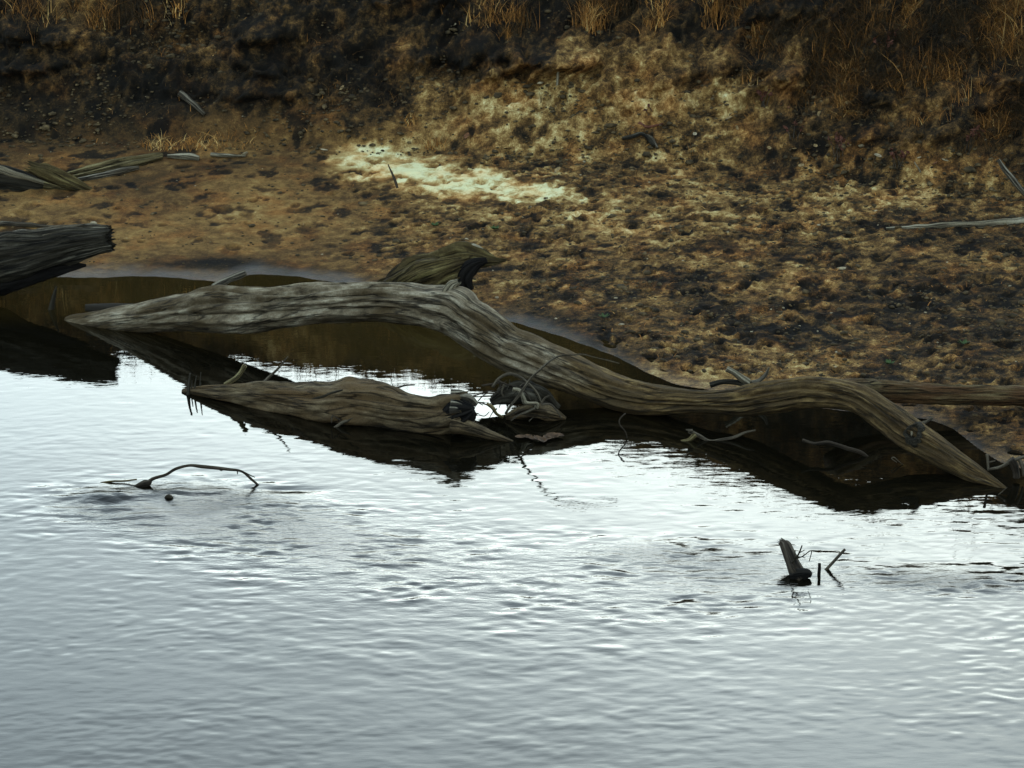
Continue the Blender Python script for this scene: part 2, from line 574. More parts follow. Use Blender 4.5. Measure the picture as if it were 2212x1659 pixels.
# bank: lumpy erosion, gullies and ledges
rid = 1 - np.abs(fbm(GX * 1.3, GY * 1.9, 8.0, 4))
wq = 0.35 * fbm(GX * 2.0, GY * 2.0, 30.0, 2)
cl = fbm(GX * 2.6 + wq, GY * 4.4 + wq, 11.0, 4, 0.6)
cl2 = 1 - 2.2 * np.abs(fbm(GX * 5.0 + wq, GY * 9.0 + wq, 13.0, 3, 0.55))     # sharp little edges
cl3 = fbm(GX * 17.0, GY * 24.0, 15.0, 2, 0.6)
out = on_bank * (0.20 * (rid - 0.75) + 0.10 * cl + 0.045 * cl2 + 0.016 * cl3) * sstep(40, 30, GY)
dz += 0.55 * out
Z = Z + np.where(near, dz, 0)
tone = np.where(near, tone + dt + on_bank * (0.11 * cl2 + 0.07 * cl3 + 0.08 * cl), 0.35)
# ledges: push some height bands out towards the river so they overhang
led = 0.0
YD = GY - np.where(near, 0.75 * out, 0)
for (h0, wd, am, sd) in ((0.78, 0.08, 0.26, 1.0), (1.02, 0.07, 0.22, 3.0), (1.22, 0.09, 0.34, 5.0), (1.6, 0.10, 0.26, 8.0)):
    hh = h0 + 0.16 * perlin(GX * 0.8, sd * 3.1)
    msk = np.exp(-((Z - hh) / wd) ** 2) * sstep(-0.05, 0.35, perlin(GX * 0.75 + sd, GY * 0.3, sd)) * on_bank
    YD -= am * msk * (0.7 + 0.5 * cl) * near
    tone -= 0.10 * msk
tone = np.clip(tone, 0.0, 1.0)
wet = np.where(D < 0, 1.0, sstep(0.40, 0.0, D - 0.14 * fbm(GX * 2.5, GY * 2.5, 2.0, 4)) * (0.9 - 0.5 * sstep(-0.5, 1.0, GX)))
tone = np.where(D < 0.0, np.where(GY < 7.5, 0.33, 0.2), tone)
wet = np.where(GY < 7.0, 0.0, wet)

verts = np.stack([GX, YD, Z], -1).reshape(-1, 3)
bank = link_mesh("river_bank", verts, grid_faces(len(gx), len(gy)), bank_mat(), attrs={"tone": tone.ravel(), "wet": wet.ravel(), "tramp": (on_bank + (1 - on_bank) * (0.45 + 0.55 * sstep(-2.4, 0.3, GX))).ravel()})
tag(bank, kind="structure")


def zat(x, y):
    i = int(np.clip(np.searchsorted(gx, x) - 1, 0, len(gx) - 2))
    j = int(np.clip(np.searchsorted(gy, y) - 1, 0, len(gy) - 2))
    a = (x - gx[i]) / (gx[i + 1] - gx[i])
    b = (y - gy[j]) / (gy[j + 1] - gy[j])
    return float((Z[j, i] * (1 - a) + Z[j, i + 1] * a) * (1 - b) + (Z[j + 1, i] * (1 - a) + Z[j + 1, i + 1] * a) * b)


def hit(u, v):
    """where the ground (or water) is seen at (u, v)"""
    d = ray(u, v)
    t = 12.0
    p = np.zeros(3)
    while t < 60:
        p = np.array([d[0] * t, d[1] * t, CAM_H + d[2] * t])
        if p[2] <= max(zat(p[0], p[1]), 0.0):
            break
        t += 0.02
    p[2] = max(zat(p[0], p[1]), 0.0)
    return p


def over(p, u, v):
    """the point seen at (u, v) in the same upright plane (same distance) as p"""
    d = ray(u, v)
    t = p[1] / d[1]
    return np.array([d[0] * t, p[1], CAM_H + d[2] * t])


# ------------------------------------------------------------------ water
log_line = lambda u: float(np.interp(u, [100, 180, 1000, 1400, 1750, 2165, 2300], [682, 694, 832, 893, 945, 1052, 1086]))
wx = axis(-4.8, 4.8, 0.019, -300, 300)
wy = axis(12.3, 22.4, 0.0125, -60, 60)
WX, WY = np.meshgrid(wx, wy)


def wmask(u, v, rx, ry, rot=0.0):
    p = ground(u, v)
    dx, dy = WX - p[0], WY - p[1]
    c, s = math.cos(rot), math.sin(rot)
    a, b = (dx * c + dy * s) / rx, (-dx * s + dy * c) / ry
    return np.exp(-(a * a + b * b))


calm = sstep(16.4, 18.0, WY - 0.12 * (1.5 - WX)) # towards the logs the water lies smoother
chop = 0.12 + 2.4 * wmask(330, 1085, 0.6, 0.35) + 1.7 * wmask(450, 1110, 0.7, 0.42) + 1.1 * wmask(640, 1170, 0.9, 0.6) + 0.7 * wmask(900, 1230, 1.0, 0.7) + 0.35 * wmask(1150, 1300, 1.2, 0.8)
chop += 0.8 * wmask(1400, 1195, 0.5, 0.2) + 0.8 * wmask(1600, 1230, 0.6, 0.35) + 0.5 * wmask(1500, 1300, 0.8, 0.5) + 1.3 * wmask(2090, 1262, 0.6, 0.2) + 0.5 * wmask(1950, 1245, 0.4, 0.2)
chop = np.clip(chop * (1 - 0.45 * calm), 0, 1.9)
amp = 0.5 + 0.25 * sstep(17.5, 15.5, WY)
wtr = np.interp(WX, *pl([(u, log_line(u) + 6) for u in range(-400, 2700, 100)]))
behind = sstep(-0.9, 0.0, WY - wtr)               # the pool sheltered by the trunk
amp = amp * (1 - 0.5 * np.clip(wmask(1500, 1060, 2.4, 1.1) + 1.1 * wmask(2180, 1170, 1.3, 0.9), 0, 1)) * (1 - 0.3 * sstep(-1.5, -4, WX))
amp = amp * (1 - 0.45 * calm) * (1 - 0.72 * behind)
chop = chop * (1 - 0.9 * behind)
ang = -0.10
XR, YR = WX * math.cos(ang) - WY * math.sin(ang), WX * math.sin(ang) + WY * math.cos(ang)
sw = 0.16 * perlin(WX * 0.5, WY * 0.5, 1.0) + 0.05 * perlin(WX * 1.4, WY * 1.4, 3.0)


def crest(n_):                                    # sharper crests than troughs
    return np.where(n_ > 0, n_ * 1.25, n_ * 0.75)


gust = (1 - 0.6 * np.clip(wmask(1900, 1200, 0.9, 0.35), 0, 1)) * np.clip(0.75 + 0.9 * fbm(WX * 0.55, WY * 0.9, 5.0, 3), 0.15, 1.8)
h = 0.0010 * perlin(XR * 1.0, (YR + sw) * 2.6, 2.0) + gust * (0.0010 * crest(perlin(XR * 3.6 + 9, (YR + sw) * 6.5, 4.0)) + 0.0011 * crest(perlin(XR * 6.5, (YR + sw * 1.5) * 11.0, 6.0))
                                                            + 0.0011 * perlin(XR * 11.0, (YR + sw) * 17.0, 7.0) + 0.0006 * perlin(XR * 18.0, (YR + sw) * 25.0, 17.0))
b2 = 0.42
X2, Y2 = WX * math.cos(b2) - WY * math.sin(b2), WX * math.sin(b2) + WY * math.cos(b2)
vee = wmask(900, 1330, 1.7, 1.5)
h += vee * (0.0017 * crest(perlin(X2 * 1.6, Y2 * 6.5, 8.0)) + 0.0013 * perlin(X2 * 3, Y2 * 13.0, 9.5))
X3, Y3 = WX * math.cos(-0.5) - WY * math.sin(-0.5), WX * math.sin(-0.5) + WY * math.cos(-0.5)
h += wmask(1050, 1480, 1.2, 0.9) * 0.0018 * crest(perlin(X3 * 1.4, Y3 * 7.0, 18.0))
h = h * amp
blot = np.clip(0.6 + 1.3 * fbm(WX * 2.2, WY * 3.2, 14.0, 3), 0.0, 1.8)
h += chop * blot * (0.0050 * perlin(WX * 5.5, WY * 10, 12.0) + 0.0030 * perlin(WX * 11, WY * 17, 13.0))
# standing humps where the current slides over the sunken branch, and the long smooth fold at the right
h += 0.020 * wmask(240, 1072, 0.20, 0.09) - 0.016 * wmask(235, 1088, 0.22, 0.07) + 0.014 * wmask(250, 1098, 0.18, 0.06) + 0.010 * wmask(300, 1115, 0.2, 0.06, 0.2)
h += 0.010 * wmask(380, 1062, 0.30, 0.06) - 0.008 * wmask(620, 1058, 0.2, 0.05)
h += 0.003 * wmask(2080, 1240, 0.6, 0.22, -0.05) + 0.002 * wmask(1400, 1172, 0.3, 0.14, -0.12)
wfar = (np.abs(WX) < 6) & (WY > 11.5) & (WY < 23.5)
h = np.where(wfar, h, 0)
water = link_mesh("water", np.stack([WX, WY, h], -1).reshape(-1, 3), grid_faces(len(wx), len(wy)), water_mat(), attrs={"chop": np.where(wfar, chop, 0.15).ravel(), "shallow": (sstep(-0.35, 0.5, WY - wtr) * sstep(1.3, 0.4, WX) * wfar).ravel()})
tag(water, kind="structure")


# ------------------------------------------------------------------ tubes: logs, branches, twigs, roots
def spline(P, n):
    P = np.asarray(P, float)
    if len(P) == 2:
        t = np.linspace(0, 1, n)[:, None]
        return P[0] * (1 - t) + P[1] * t
    Q = np.vstack([2 * P[0] - P[1], P, 2 * P[-1] - P[-2]])
    seg = np.linalg.norm(np.diff(P[:, :3], axis=0), axis=1)
    s = np.concatenate([[0], np.cumsum(seg)])
    out = []
    for t in np.linspace(0, s[-1], n):
        k = int(min(np.searchsorted(s, t, 'right') - 1, len(P) - 2))
        f = (t - s[k]) / max(seg[k], 1e-9)
        a, b, c, d = Q[k], Q[k + 1], Q[k + 2], Q[k + 3]
        out.append(0.5 * ((2 * b) + (-a + c) * f + (2 * a - 5 * b + 4 * c - d) * f * f + (-a + 3 * b - 3 * c + d) * f ** 3))
    return np.array(out)


def tube(P, rad, n=40, k=14, groove=0.0, lump=0.0, twist=0.0, seed=0.0, flat=1.0, ends=("cap", "cap"), jag=0.0, gfreq=3.0, cracks=()):
    """a tapered, grooved wooden limb along P; returns verts, faces, grain"""
    C = spline(np.column_stack([np.asarray(P, float), np.asarray(rad, float)]), n)
    C, r = C[:, :3], np.maximum(C[:, 3], 1e-4)
    T = np.gradient(C, axis=0)
    T /= np.linalg.norm(T, axis=1)[:, None]
    s = np.concatenate([[0], np.cumsum(np.linalg.norm(np.diff(C, axis=0), axis=1))])
    up = np.array([0, 0, 1.0]) if abs(T[0, 2]) < 0.9 else np.array([0, 1.0, 0])
    N = np.zeros_like(C)
    v = up - T[0] * np.dot(up, T[0])
    N[0] = v / np.linalg.norm(v)
    for i in range(1, n):
        v = N[i - 1] - T[i] * np.dot(N[i - 1], T[i])
        N[i] = v / np.linalg.norm(v)
    B = np.cross(T, N)
    th = np.linspace(0, 2 * math.pi, k, endpoint=False)
    TH, S = np.meshgrid(th, s)
    RR = np.repeat(r[:, None], k, 1)
    a = TH + twist * S
    f = np.ones_like(TH)
    if groove:
        g = np.abs(perlin(np.cos(a) * gfreq + seed, np.sin(a) * gfreq + seed, S * 1.3 + seed))
        g2 = np.abs(perlin(np.cos(a) * gfreq * 2.4 + seed, np.sin(a) * gfreq * 2.4, S * 2.4 + seed + 3))
        g3 = np.abs(perlin(np.cos(a) * gfreq * 5.5 + seed, np.sin(a) * gfreq * 5.5, S * 4.0 + seed + 7))
        f += 0.3 * groove * (np.minimum(g3, 0.25) / 0.25 - 0.8)
        f += groove * (np.minimum(g, 0.28) / 0.28 - 0.8) + 0.5 * groove * (np.minimum(g2, 0.25) / 0.25 - 0.8)
    if lump:
        f += lump * fbm(np.cos(TH) * 0.9 + seed, np.sin(TH) * 0.9, S * 2.2 / max(1.0, 6 * r.max()) + seed, 3)
    for (t0, sa, sb, dep, wid) in cracks:         # long open drying cracks
        cen = t0 + 0.30 * perlin(s * 1.1 + t0 * 9, 3.0) + 0.06 * perlin(s * 5 + t0 * 9, 5.0)
        dd = np.abs((TH - cen[:, None] + math.pi) % (2 * math.pi) - math.pi)
        on = sstep(sa, sa + 0.35, S) * sstep(sb, sb - 0.35, S) * (0.6 + 0.6 * np.abs(perlin(S * 3 + t0, t0 * 5)))
        wid, dep = wid * 1.35, dep * 1.7
        f -= on * dep * np.exp(-(dd / wid) ** 2) - on * 0.35 * dep * np.exp(-((TH - cen[:, None] - 2.2 * wid) / wid) ** 2)
    RR = RR * f
    off_n, off_b = np.cos(TH) * RR, np.sin(TH) * RR * flat
    V = C[:, None, :] + off_n[..., None] * N[:, None, :] + off_b[..., None] * B[:, None, :]
    if jag:                                       # ragged broken end
        for e, q in ((0, -1), (-1, 1)):
            if ends[e] == "jag":
                j = jag * (0.5 + 1.3 * np.abs(perlin(np.cos(th) * 3.0 + seed, np.sin(th) * 3.0, 7.7)) * 2 + 0.5 * rng.uniform(-1, 1, k))
                V[e] += q * j[:, None] * T[e]
    grain = np.stack([S, np.cos(a) * r.mean(), np.sin(a) * r.mean()], -1)
    nv = n * k
    idx = np.arange(nv).reshape(n, k)
    nxt = np.roll(idx, -1, 1)
    quads = np.stack([idx[:-1], nxt[:-1], nxt[1:], idx[1:]], -1).reshape(-1, 4)
    Vs, Gs, tris = [V.reshape(-1, 3)], [grain.reshape(-1, 3)], []
    for e in (0, -1):
        c = C[e].copy()
        if ends[e] == "jag":
            c = c - (1 if e == -1 else -1) * T[e] * jag * 0.8
        Vs.append(c[None])
        Gs.append(np.array([[s[e], 0, 0]]))
        ci = nv + (0 if e == 0 else 1)
        rr_, nn = idx[e], nxt[e]
        tris.append(np.stack([nn, rr_, np.full(k, ci)], -1) if e == 0 else np.stack([rr_, nn, np.full(k, ci)], -1))
    return np.vstack(Vs), [quads, np.vstack(tris)], np.vstack(Gs)


def limb(name, P, rad, mat, parent=None, **kw):
    v, f, g = tube(P, rad, **kw)
    return link_mesh(name, v, f, M[mat], parent, {"grain": g})


def twig(P, px, mat, name="twig", parent=None, n=None, k=7, **kw):
    """P world points; px: width in picture pixels at the start and at the end"""
    P = np.asarray(P, float)
    a, b = px if isinstance(px, tuple) else (px, px * 0.45)
    m = mpp(P[0])
    rad = np.linspace(a, b, len(P)) * 0.5 * m
    if kw.pop('kink', True) and len(P) > 2:
        Ls = np.linalg.norm(np.diff(P, axis=0), axis=1).sum()
        k_ = max(len(P), int(Ls / 0.09) + 2)
        Q = spline(np.column_stack([P, rad]), k_)
        jt = rng.normal(0, 1, (k_, 3)) * np.minimum(Q[:, 3:4] * 0.4, 0.003)
        jt[0] = jt[-1] = 0
        P, rad = Q[:, :3] + jt, Q[:, 3] * rng.uniform(0.82, 1.22, k_)
        n = max(n or 0, 4 * k_)
    kw.setdefault("lump", 0.25)
    kw.setdefault("seed", random.uniform(0, 60))
    return limb(name, P, rad, mat, parent, n=n or max(6, 5 * len(P)), k=k, **kw)


def outline(rows, trace):
    """rows of (u, top v, bottom v) -> centre line and radii, standing over the water-level line trace(u)"""
    P, rad = [], []
    for u, t, b in rows:
        p = above(u, trace(u), 0.5 * (t + b))
        P.append(p)
        rad.append(max(0.5 * (b - t), 1.0))
    P = np.array(P)
    px = np.array([(r[0], 0.5 * (r[1] + r[2])) for r in rows])
    tg = np.gradient(px, axis=0)
    c = np.abs(tg[:, 0]) / np.hypot(tg[:, 0], tg[:, 1])
    return P, np.array(rad) * np.maximum(c, 0.35) * np.array([mpp(p) for p in P])


# ---- the great arching trunk
LOG = [(146, 684, 712), (164, 679, 715), (224, 669, 718), (308, 654, 717), (392, 635, 718), (474, 617, 718), (594, 616, 711), (714, 612, 699), (834, 607, 697), (914, 612, 705), (958, 612, 720), (984, 609, 738), (1003, 624, 753), (1034, 648, 772), (1094, 693, 804), (1154, 723, 828), (1234, 764, 856), (1318, 806, 884), (1390, 827, 899), (1462, 838, 896), (1534, 842, 895), (1606, 833, 901), (1678, 821, 891), (1750, 814, 881), (1822, 821, 886), (1870, 833, 906), (1918, 862, 947), (1966, 896, 983), (2014, 930, 1006), (2062, 964, 1029), (2110, 1002, 1050), (2150, 1034, 1058), (2185, 1062, 1070)]
log_trace = log_line
P, rad = outline(LOG, log_trace)
trunk_t = empty("driftwood_trunk", ground(1106, 850), "long grey arching driftwood trunk, the largest log, lying across the water's edge", "log")
_cr = [(-1.05, 0.5, 3.6, 0.16, 0.07), (-0.55, 1.2, 3.4, 0.10, 0.05), (-1.6, 0.8, 5.6, 0.18, 0.09), (-0.8, 3.2, 5.2, 0.14, 0.07), (-1.25, 3.9, 6.2, 0.12, 0.05), (-0.35, 4.8, 6.9, 0.16, 0.07),
       (-1.0, 5.6, 7.6, 0.20, 0.08), (-1.7, 5.2, 7.4, 0.14, 0.06), (-0.7, 6.6, 8.2, 0.10, 0.05), (-1.4, 2.0, 3.3, 0.10, 0.05), (0.1, 1.0, 3.2, 0.12, 0.06)]
_cr = [(-t0, a, b, d_, w_) for t0, a, b, d_, w_ in _cr] + _cr
v, f, g = tube(P, rad, n=640, k=200, groove=0.020, lump=0.15, twist=0.3, seed=3.0, gfreq=3.0, cracks=_cr)
uu = 1106 + FPX * v[:, 0] / (v[:, 1] * _cp + (CAM_H - v[:, 2]) * _sp)
vv_ = 829.5 - FPX * ((v[:, 2] - CAM_H) * _cp + v[:, 1] * _sp) / (v[:, 1] * _cp + (CAM_H - v[:, 2]) * _sp)
moss = 0.85 * sstep(-0.6, 0.9, v[:, 0]) * sstep(3.75, 3.3, v[:, 0]) + 0.30 * sstep(-2.6, -3.1, v[:, 0]) + 0.04
t_obj = link_mesh("trunk", v, f, M['trunk'], trunk_t, {"grain": g, "moss": moss})
_TN = np.zeros((len(t_obj.data.vertices), 3), np.float32)
t_obj.data.vertices.foreach_get("normal", _TN.ravel()) if False else None
t_obj.data.vertex_normals.foreach_get("vector", _TN.reshape(-1))
TV, TC = v, spline(P, 300)
# pale snapped branch stub on the crest, with wood fibres running down from it
s0 = above(968, log_trace(975), 640)
s1 = above(978, log_trace(975), 617)
s2 = above(986, log_trace(975), 611)
limb("branch_stub", [s0, s1, s2], np.array([27, 17, 8]) * mpp(s0), 'pale', trunk_t, n=14, k=20, groove=0.2, lump=0.3, seed=9, ends=("cap", "jag"), jag=0.012)
# back fork of the trunk, lying on the mud to the right
FORK = [(1800, 818, 872), (1850, 818, 878), (1900, 819, 868), (1960, 824, 868), (2020, 829, 873), (2100, 831, 876), (2212, 834, 879), (2330, 838, 884), (2460, 850, 890)]
P, rad = outline(FORK, lambda u: float(np.interp(u, [1800, 1900, 2460], [925, 903, 900])))
limb("fork", P, rad, 'olive', trunk_t, n=120, k=48, groove=0.16, lump=0.2, twist=0.6, seed=21)
# knot: a raised rim of wood round a dark hollow
_dd = np.hypot(uu - 1973, vv_ - 936) + 1000.0 * (_TN[:, 1] > -0.05)
_ki = np.argsort(_dd)[:60]
kp = TV[_ki[:60]].mean(0)
_c = TC[np.argmin(np.linalg.norm(TC - kp, axis=1))]
n_k = kp - _c
_r = np.linalg.norm(n_k)
n_k = n_k / _r
kp = kp + n_k * 0.012
e1 = np.cross(n_k, [0, 0, 1.0]); e1 /= np.linalg.norm(e1)
e2 = np.cross(n_k, e1)
ring, kk = [], 28
prof = [(1.5, -0.035), (1.12, 0.007), (0.95, 0.011), (0.8, 0.002), (0.55, -0.018), (0.25, -0.024)]
kr = 0.056
KV = []
for (q_, hgt) in prof:
    for a in np.linspace(0, 2 * math.pi, kk, endpoint=False):
        w = 1 + 0.12 * math.sin(3 * a + 1) + 0.06 * math.sin(7 * a)
        KV.append(kp + kr * q_ * w * (math.cos(a) * e1 * 0.85 + math.sin(a) * e2 * 1.05) + n_k * hgt)
idx = np.arange(kk * len(prof)).reshape(len(prof), kk)
nx_ = np.roll(idx, -1, 1)
KV.append(kp - n_k * 0.02)
link_mesh("knot", KV, [np.stack([idx[:-1], nx_[:-1], nx_[1:], idx[1:]], -1).reshape(-1, 4), np.stack([idx[-1], nx_[-1], np.full(kk, len(KV) - 1)], -1)],
          M['dark'], trunk_t, {"grain": np.array(KV) * 2})
chip = [kp + e1 * 0.006 - e2 * 0.0 + n_k * 0.006, kp - e1 * 0.004 + e2 * 0.028 + n_k * 0.01]
limb("knot_splinter", chip, [0.008, 0.004], 'pale', trunk_t, n=5, k=6, lump=0.3)

# ---- the low brown log half under water in front
LOW = [(395, 840, 850), (430, 834, 855), (474, 829, 868), (534, 826, 882), (578, 825, 891), (610, 828, 896), (654, 829, 902), (714, 830, 912), (766, 821, 920), (814, 829, 926), (874, 848, 934),
       (920, 852, 938), (954, 853, 938), (985, 851, 930)]
low_trace = lambda u: float(np.interp(u, [395, 450, 700, 900, 1010, 1110], [846, 856, 897, 924, 936, 948]))
P, rad = outline(LOW, low_trace)
low_t = empty("sunken_log", ground(740, 890), "brown waterlogged log lying half sunk in front of the arching trunk, its right end hollow", "log")
limb("log_body", P, rad * 1.02, 'brown', low_t, n=260, k=110, groove=0.045, lump=0.30, twist=0.2, seed=31, ends=("cap", "jag"), jag=0.06, gfreq=2.2, cracks=((0.9, 0.5, 2.4, 0.14, 0.08), (1.5, 1.0, 2.6, 0.12, 0.06), (-0.9, 0.5, 2.4, 0.14, 0.08), (-1.5, 1.0, 2.6, 0.12, 0.06)))
# ragged hollow end: a ring of broken splinters round a solid black mouth, and the root flare running into the water
ec = above(990, low_trace(990), 893)
rr = 42 * mpp(ec)
for i in range(13):
    a = 2 * math.pi * i / 13 + random.uniform(-0.15, 0.15)
    top = math.sin(a)
    c0 = ec + np.array([-0.05, -math.cos(a) * rr * 0.85, top * rr * 0.92])
    ln = random.uniform(0.06, 0.11) + (0.05 if top > 0.5 else 0)
    c1 = c0 + np.array([ln, random.uniform(-0.02, 0.02), random.uniform(-0.03, 0.01)])
    limb("splinter", [c0, 0.5 * (c0 + c1) + np.array([0, 0, 0.008]), c1], [0.035, 0.028, 0.007], 'grey' if top > 0.2 else 'dark', low_t, n=10, k=9, groove=0.3, lump=0.4, seed=i * 3.1)
hof = np.array([0, -0.075, 0.01])
limb("hollow", [above(u, low_trace(u), v) + hof for u, v in ((948, 908), (966, 902), (988, 893), (1008, 886), (1022, 880))], np.array([8, 20, 29, 26, 10]) * mpp(ec), 'black', low_t, n=40, k=40, groove=0.35, lump=0.55, seed=4)  # solid black lump, its colour stands for the shade inside the hollow end
nub = above(1030, low_trace(1020), 875)
limb("splinter", [above(985, low_trace(1000), 862), above(1012, low_trace(1010), 862), nub], np.array([12, 11, 6]) * mpp(nub), 'grey', low_t, n=16, k=12, groove=0.25, lump=0.45, seed=77, ends=("cap", "cap"))
FL = [(975, 916, 22), (1002, 920, 20), (1030, 928, 16), (1056, 938, 12), (1082, 946, 8), (1108, 955, 4)]
limb("root_flare", [above(u, 946 + 0.06 * (u - 1000), v) for u, v, _ in FL], np.array([w for _, _, w in FL]) * mpp(ec) * 0.95, 'brown', low_t, n=50, k=30, groove=0.1, lump=0.25, seed=42)
limb("branch_stub", [above(u, 862, v) for u, v in ((486, 832), (508, 818), (520, 805), (529, 789))], np.array([6.5, 6, 5.5, 5.5]) * mpp(ec), 'gold', low_t, n=18, k=12, groove=0.15, lump=0.2, seed=6)
limb("side_twig", [above(u, 872, v) for u, v in ((568, 832), (580, 816), (600, 797), (622, 770))], np.array([6, 3.4, 2.6, 1.2]) * mpp(ec), 'root', low_t, n=18, k=8, lump=0.2, seed=8)
# drying crack: a thin dark root pressed along the near side
fr = lambda u, v: above(u, low_trace(u), v) + np.array([0, -1.0, 0.25]) * 31 * mpp(ec)
limb("bark_ridge", [fr(u, v + 8) for u, v in ((634, 884), (650, 866), (690, 850), (722, 838), (742, 832))], np.array([4.5, 4.5, 4, 3.2, 1.5]) * mpp(ec), 'dark', low_t, n=30, k=8, lump=0.3, seed=12)

# ---- rotten stump behind the crest
rot_t = empty("rotten_stump", hit(940, 640), "mossy rotten stump with a hooked broken top rising behind the crest of the arching trunk", "stump")
rg = 650.0
RB = [(800, 650, 26), (850, 628, 40), (900, 600, 48), (945, 583, 46), (985, 570, 38), (1010, 562, 26)]
limb("stump_body", [above(u, rg, v) for u, v, _ in RB], np.array([w for _, _, w in RB]) * 0.92 * mpp(ground(940, rg)), 'rot', rot_t, n=120, k=80, groove=0.22, lump=0.4, seed=51, ends=("cap", "jag"), jag=0.03)
HK = [(955, 566, 24), (995, 556, 22), (1028, 556, 16), (1054, 560, 11), (1072, 563, 7), (1086, 562, 3)]
rm = mpp(ground(940, rg))
limb("hooked_tip", [above(u, rg - 1, v) for u, v, _ in HK], np.array([w for _, _, w in HK]) * rm, 'rot', rot_t, n=90, k=60, groove=0.35, lump=0.8, seed=53, ends=("cap", "jag"), jag=0.02)
limb("bare_wood_cap", [above(u, rg - 2, v) for u, v in ((972, 546), (1000, 537), (1024, 536), (1044, 543))], np.array([6, 9, 9, 4]) * rm, 'pale', rot_t, n=44, k=30, groove=0.3, lump=0.7, seed=55)
limb("rotten_flap", [above(u, rg + 6, v) for u, v in ((1052, 562), (1030, 570), (1012, 584), (1004, 604), (1014, 626))], np.array([5, 10, 15, 15, 10]) * rm, 'black', rot_t, n=50, k=40, groove=0.4, lump=0.8, seed=57)
limb("rotten_splinter", [above(u, rg + 7, v) for u, v in ((990, 575), (985, 595), (1000, 612), (1024, 618))], np.array([6, 9, 8, 3]) * rm, 'rot', rot_t, n=40, k=24, groove=0.4, lump=0.6, seed=59)

# ---- broken dark log at the left edge
bl_t = empty("broken_log", ground(40, 650), "dark log with a ragged snapped end jutting over the water from the left edge", "log")
bt = lambda u: 655 + 0.03 * (u - 100)
BL_ = [(-420, 640, 62), (-250, 612, 62), (-100, 586, 60), (0, 563, 56), (60, 550, 50), (120, 537, 44), (170, 526, 37), (205, 520, 31), (228, 517, 27)]
limb("log_body", [above(u, bt(u), v) for u, v, _ in BL_], np.array([w for _, _, w in BL_]) * mpp(ground(100, 655)), 'dark', bl_t, n=220, k=110, groove=0.12, lump=0.28, seed=61, ends=("cap", "jag"), jag=0.035)
limb("weathered_top", [above(u, bt(u) - 1, v) + np.array([0, 0.0, 0.0]) for u, v in ((-250, 578), (-60, 548), (40, 525), (120, 507), (200, 495), (222, 494))],
     np.array([22, 26, 24, 19, 12, 8]) * mpp(ground(100, 655)), 'grey', bl_t, n=160, k=60, groove=0.22, lump=0.35, seed=63, ends=("cap", "jag"), jag=0.03)
limb("lower_splinter", [above(u, bt(u) + 2, v) for u, v in ((-150, 640), (0, 606), (70, 590), (140, 578), (186, 573))], np.array([34, 30, 22, 13, 3]) * mpp(ground(100, 655)), 'black', bl_t, n=60, k=26, groove=0.25, lump=0.25, seed=65)
for i, (u, v) in enumerate(((196, 500), (208, 510), (216, 522), (214, 533), (190, 505))):
    a0 = above(u - 26, bt(u) - 3, v + 6)
    limb("splinter", [a0, above(u + 14, bt(u) - 4, v + 1)], [0.03, 0.006], 'rot' if i % 2 else 'dark', bl_t, n=8, k=8, groove=0.3, lump=0.4, seed=i * 5.0)
tag(twig([above(u, 668, v) for u, v in ((108, 680), (113, 655), (118, 632), (122, 618))], (16, 2), 'dark', "sunken_spike", k=10, kink=False),
    "short dark spike of sunken wood poking up beside the broken left log", "stick")

# ---- sticks near the trunk
tag(twig([above(u, 640, v) for u, v in ((462, 622), (490, 606), (515, 596), (531, 589))], (17, 13), 'grey', "snag", k=14, groove=0.2, n=20),
    "short pale snag poking up behind the left half of the arching trunk", "snag")
slab_t = link_mesh("flat_snag", *tube([above(u, 690 - 0.03 * (u - 200), v) for u, v in ((184, 664), (230, 664), (300, 665), (390, 668))], np.array([7, 9, 8, 4]) * mpp(ground(250, 690)), n=40, k=18, groove=0.15, lump=0.3, seed=17, flat=1.8)[:2], M['grey'])
tag(slab_t, "low pale grey slab of wood lying in the pool at the trunk's left tip", "driftwood")

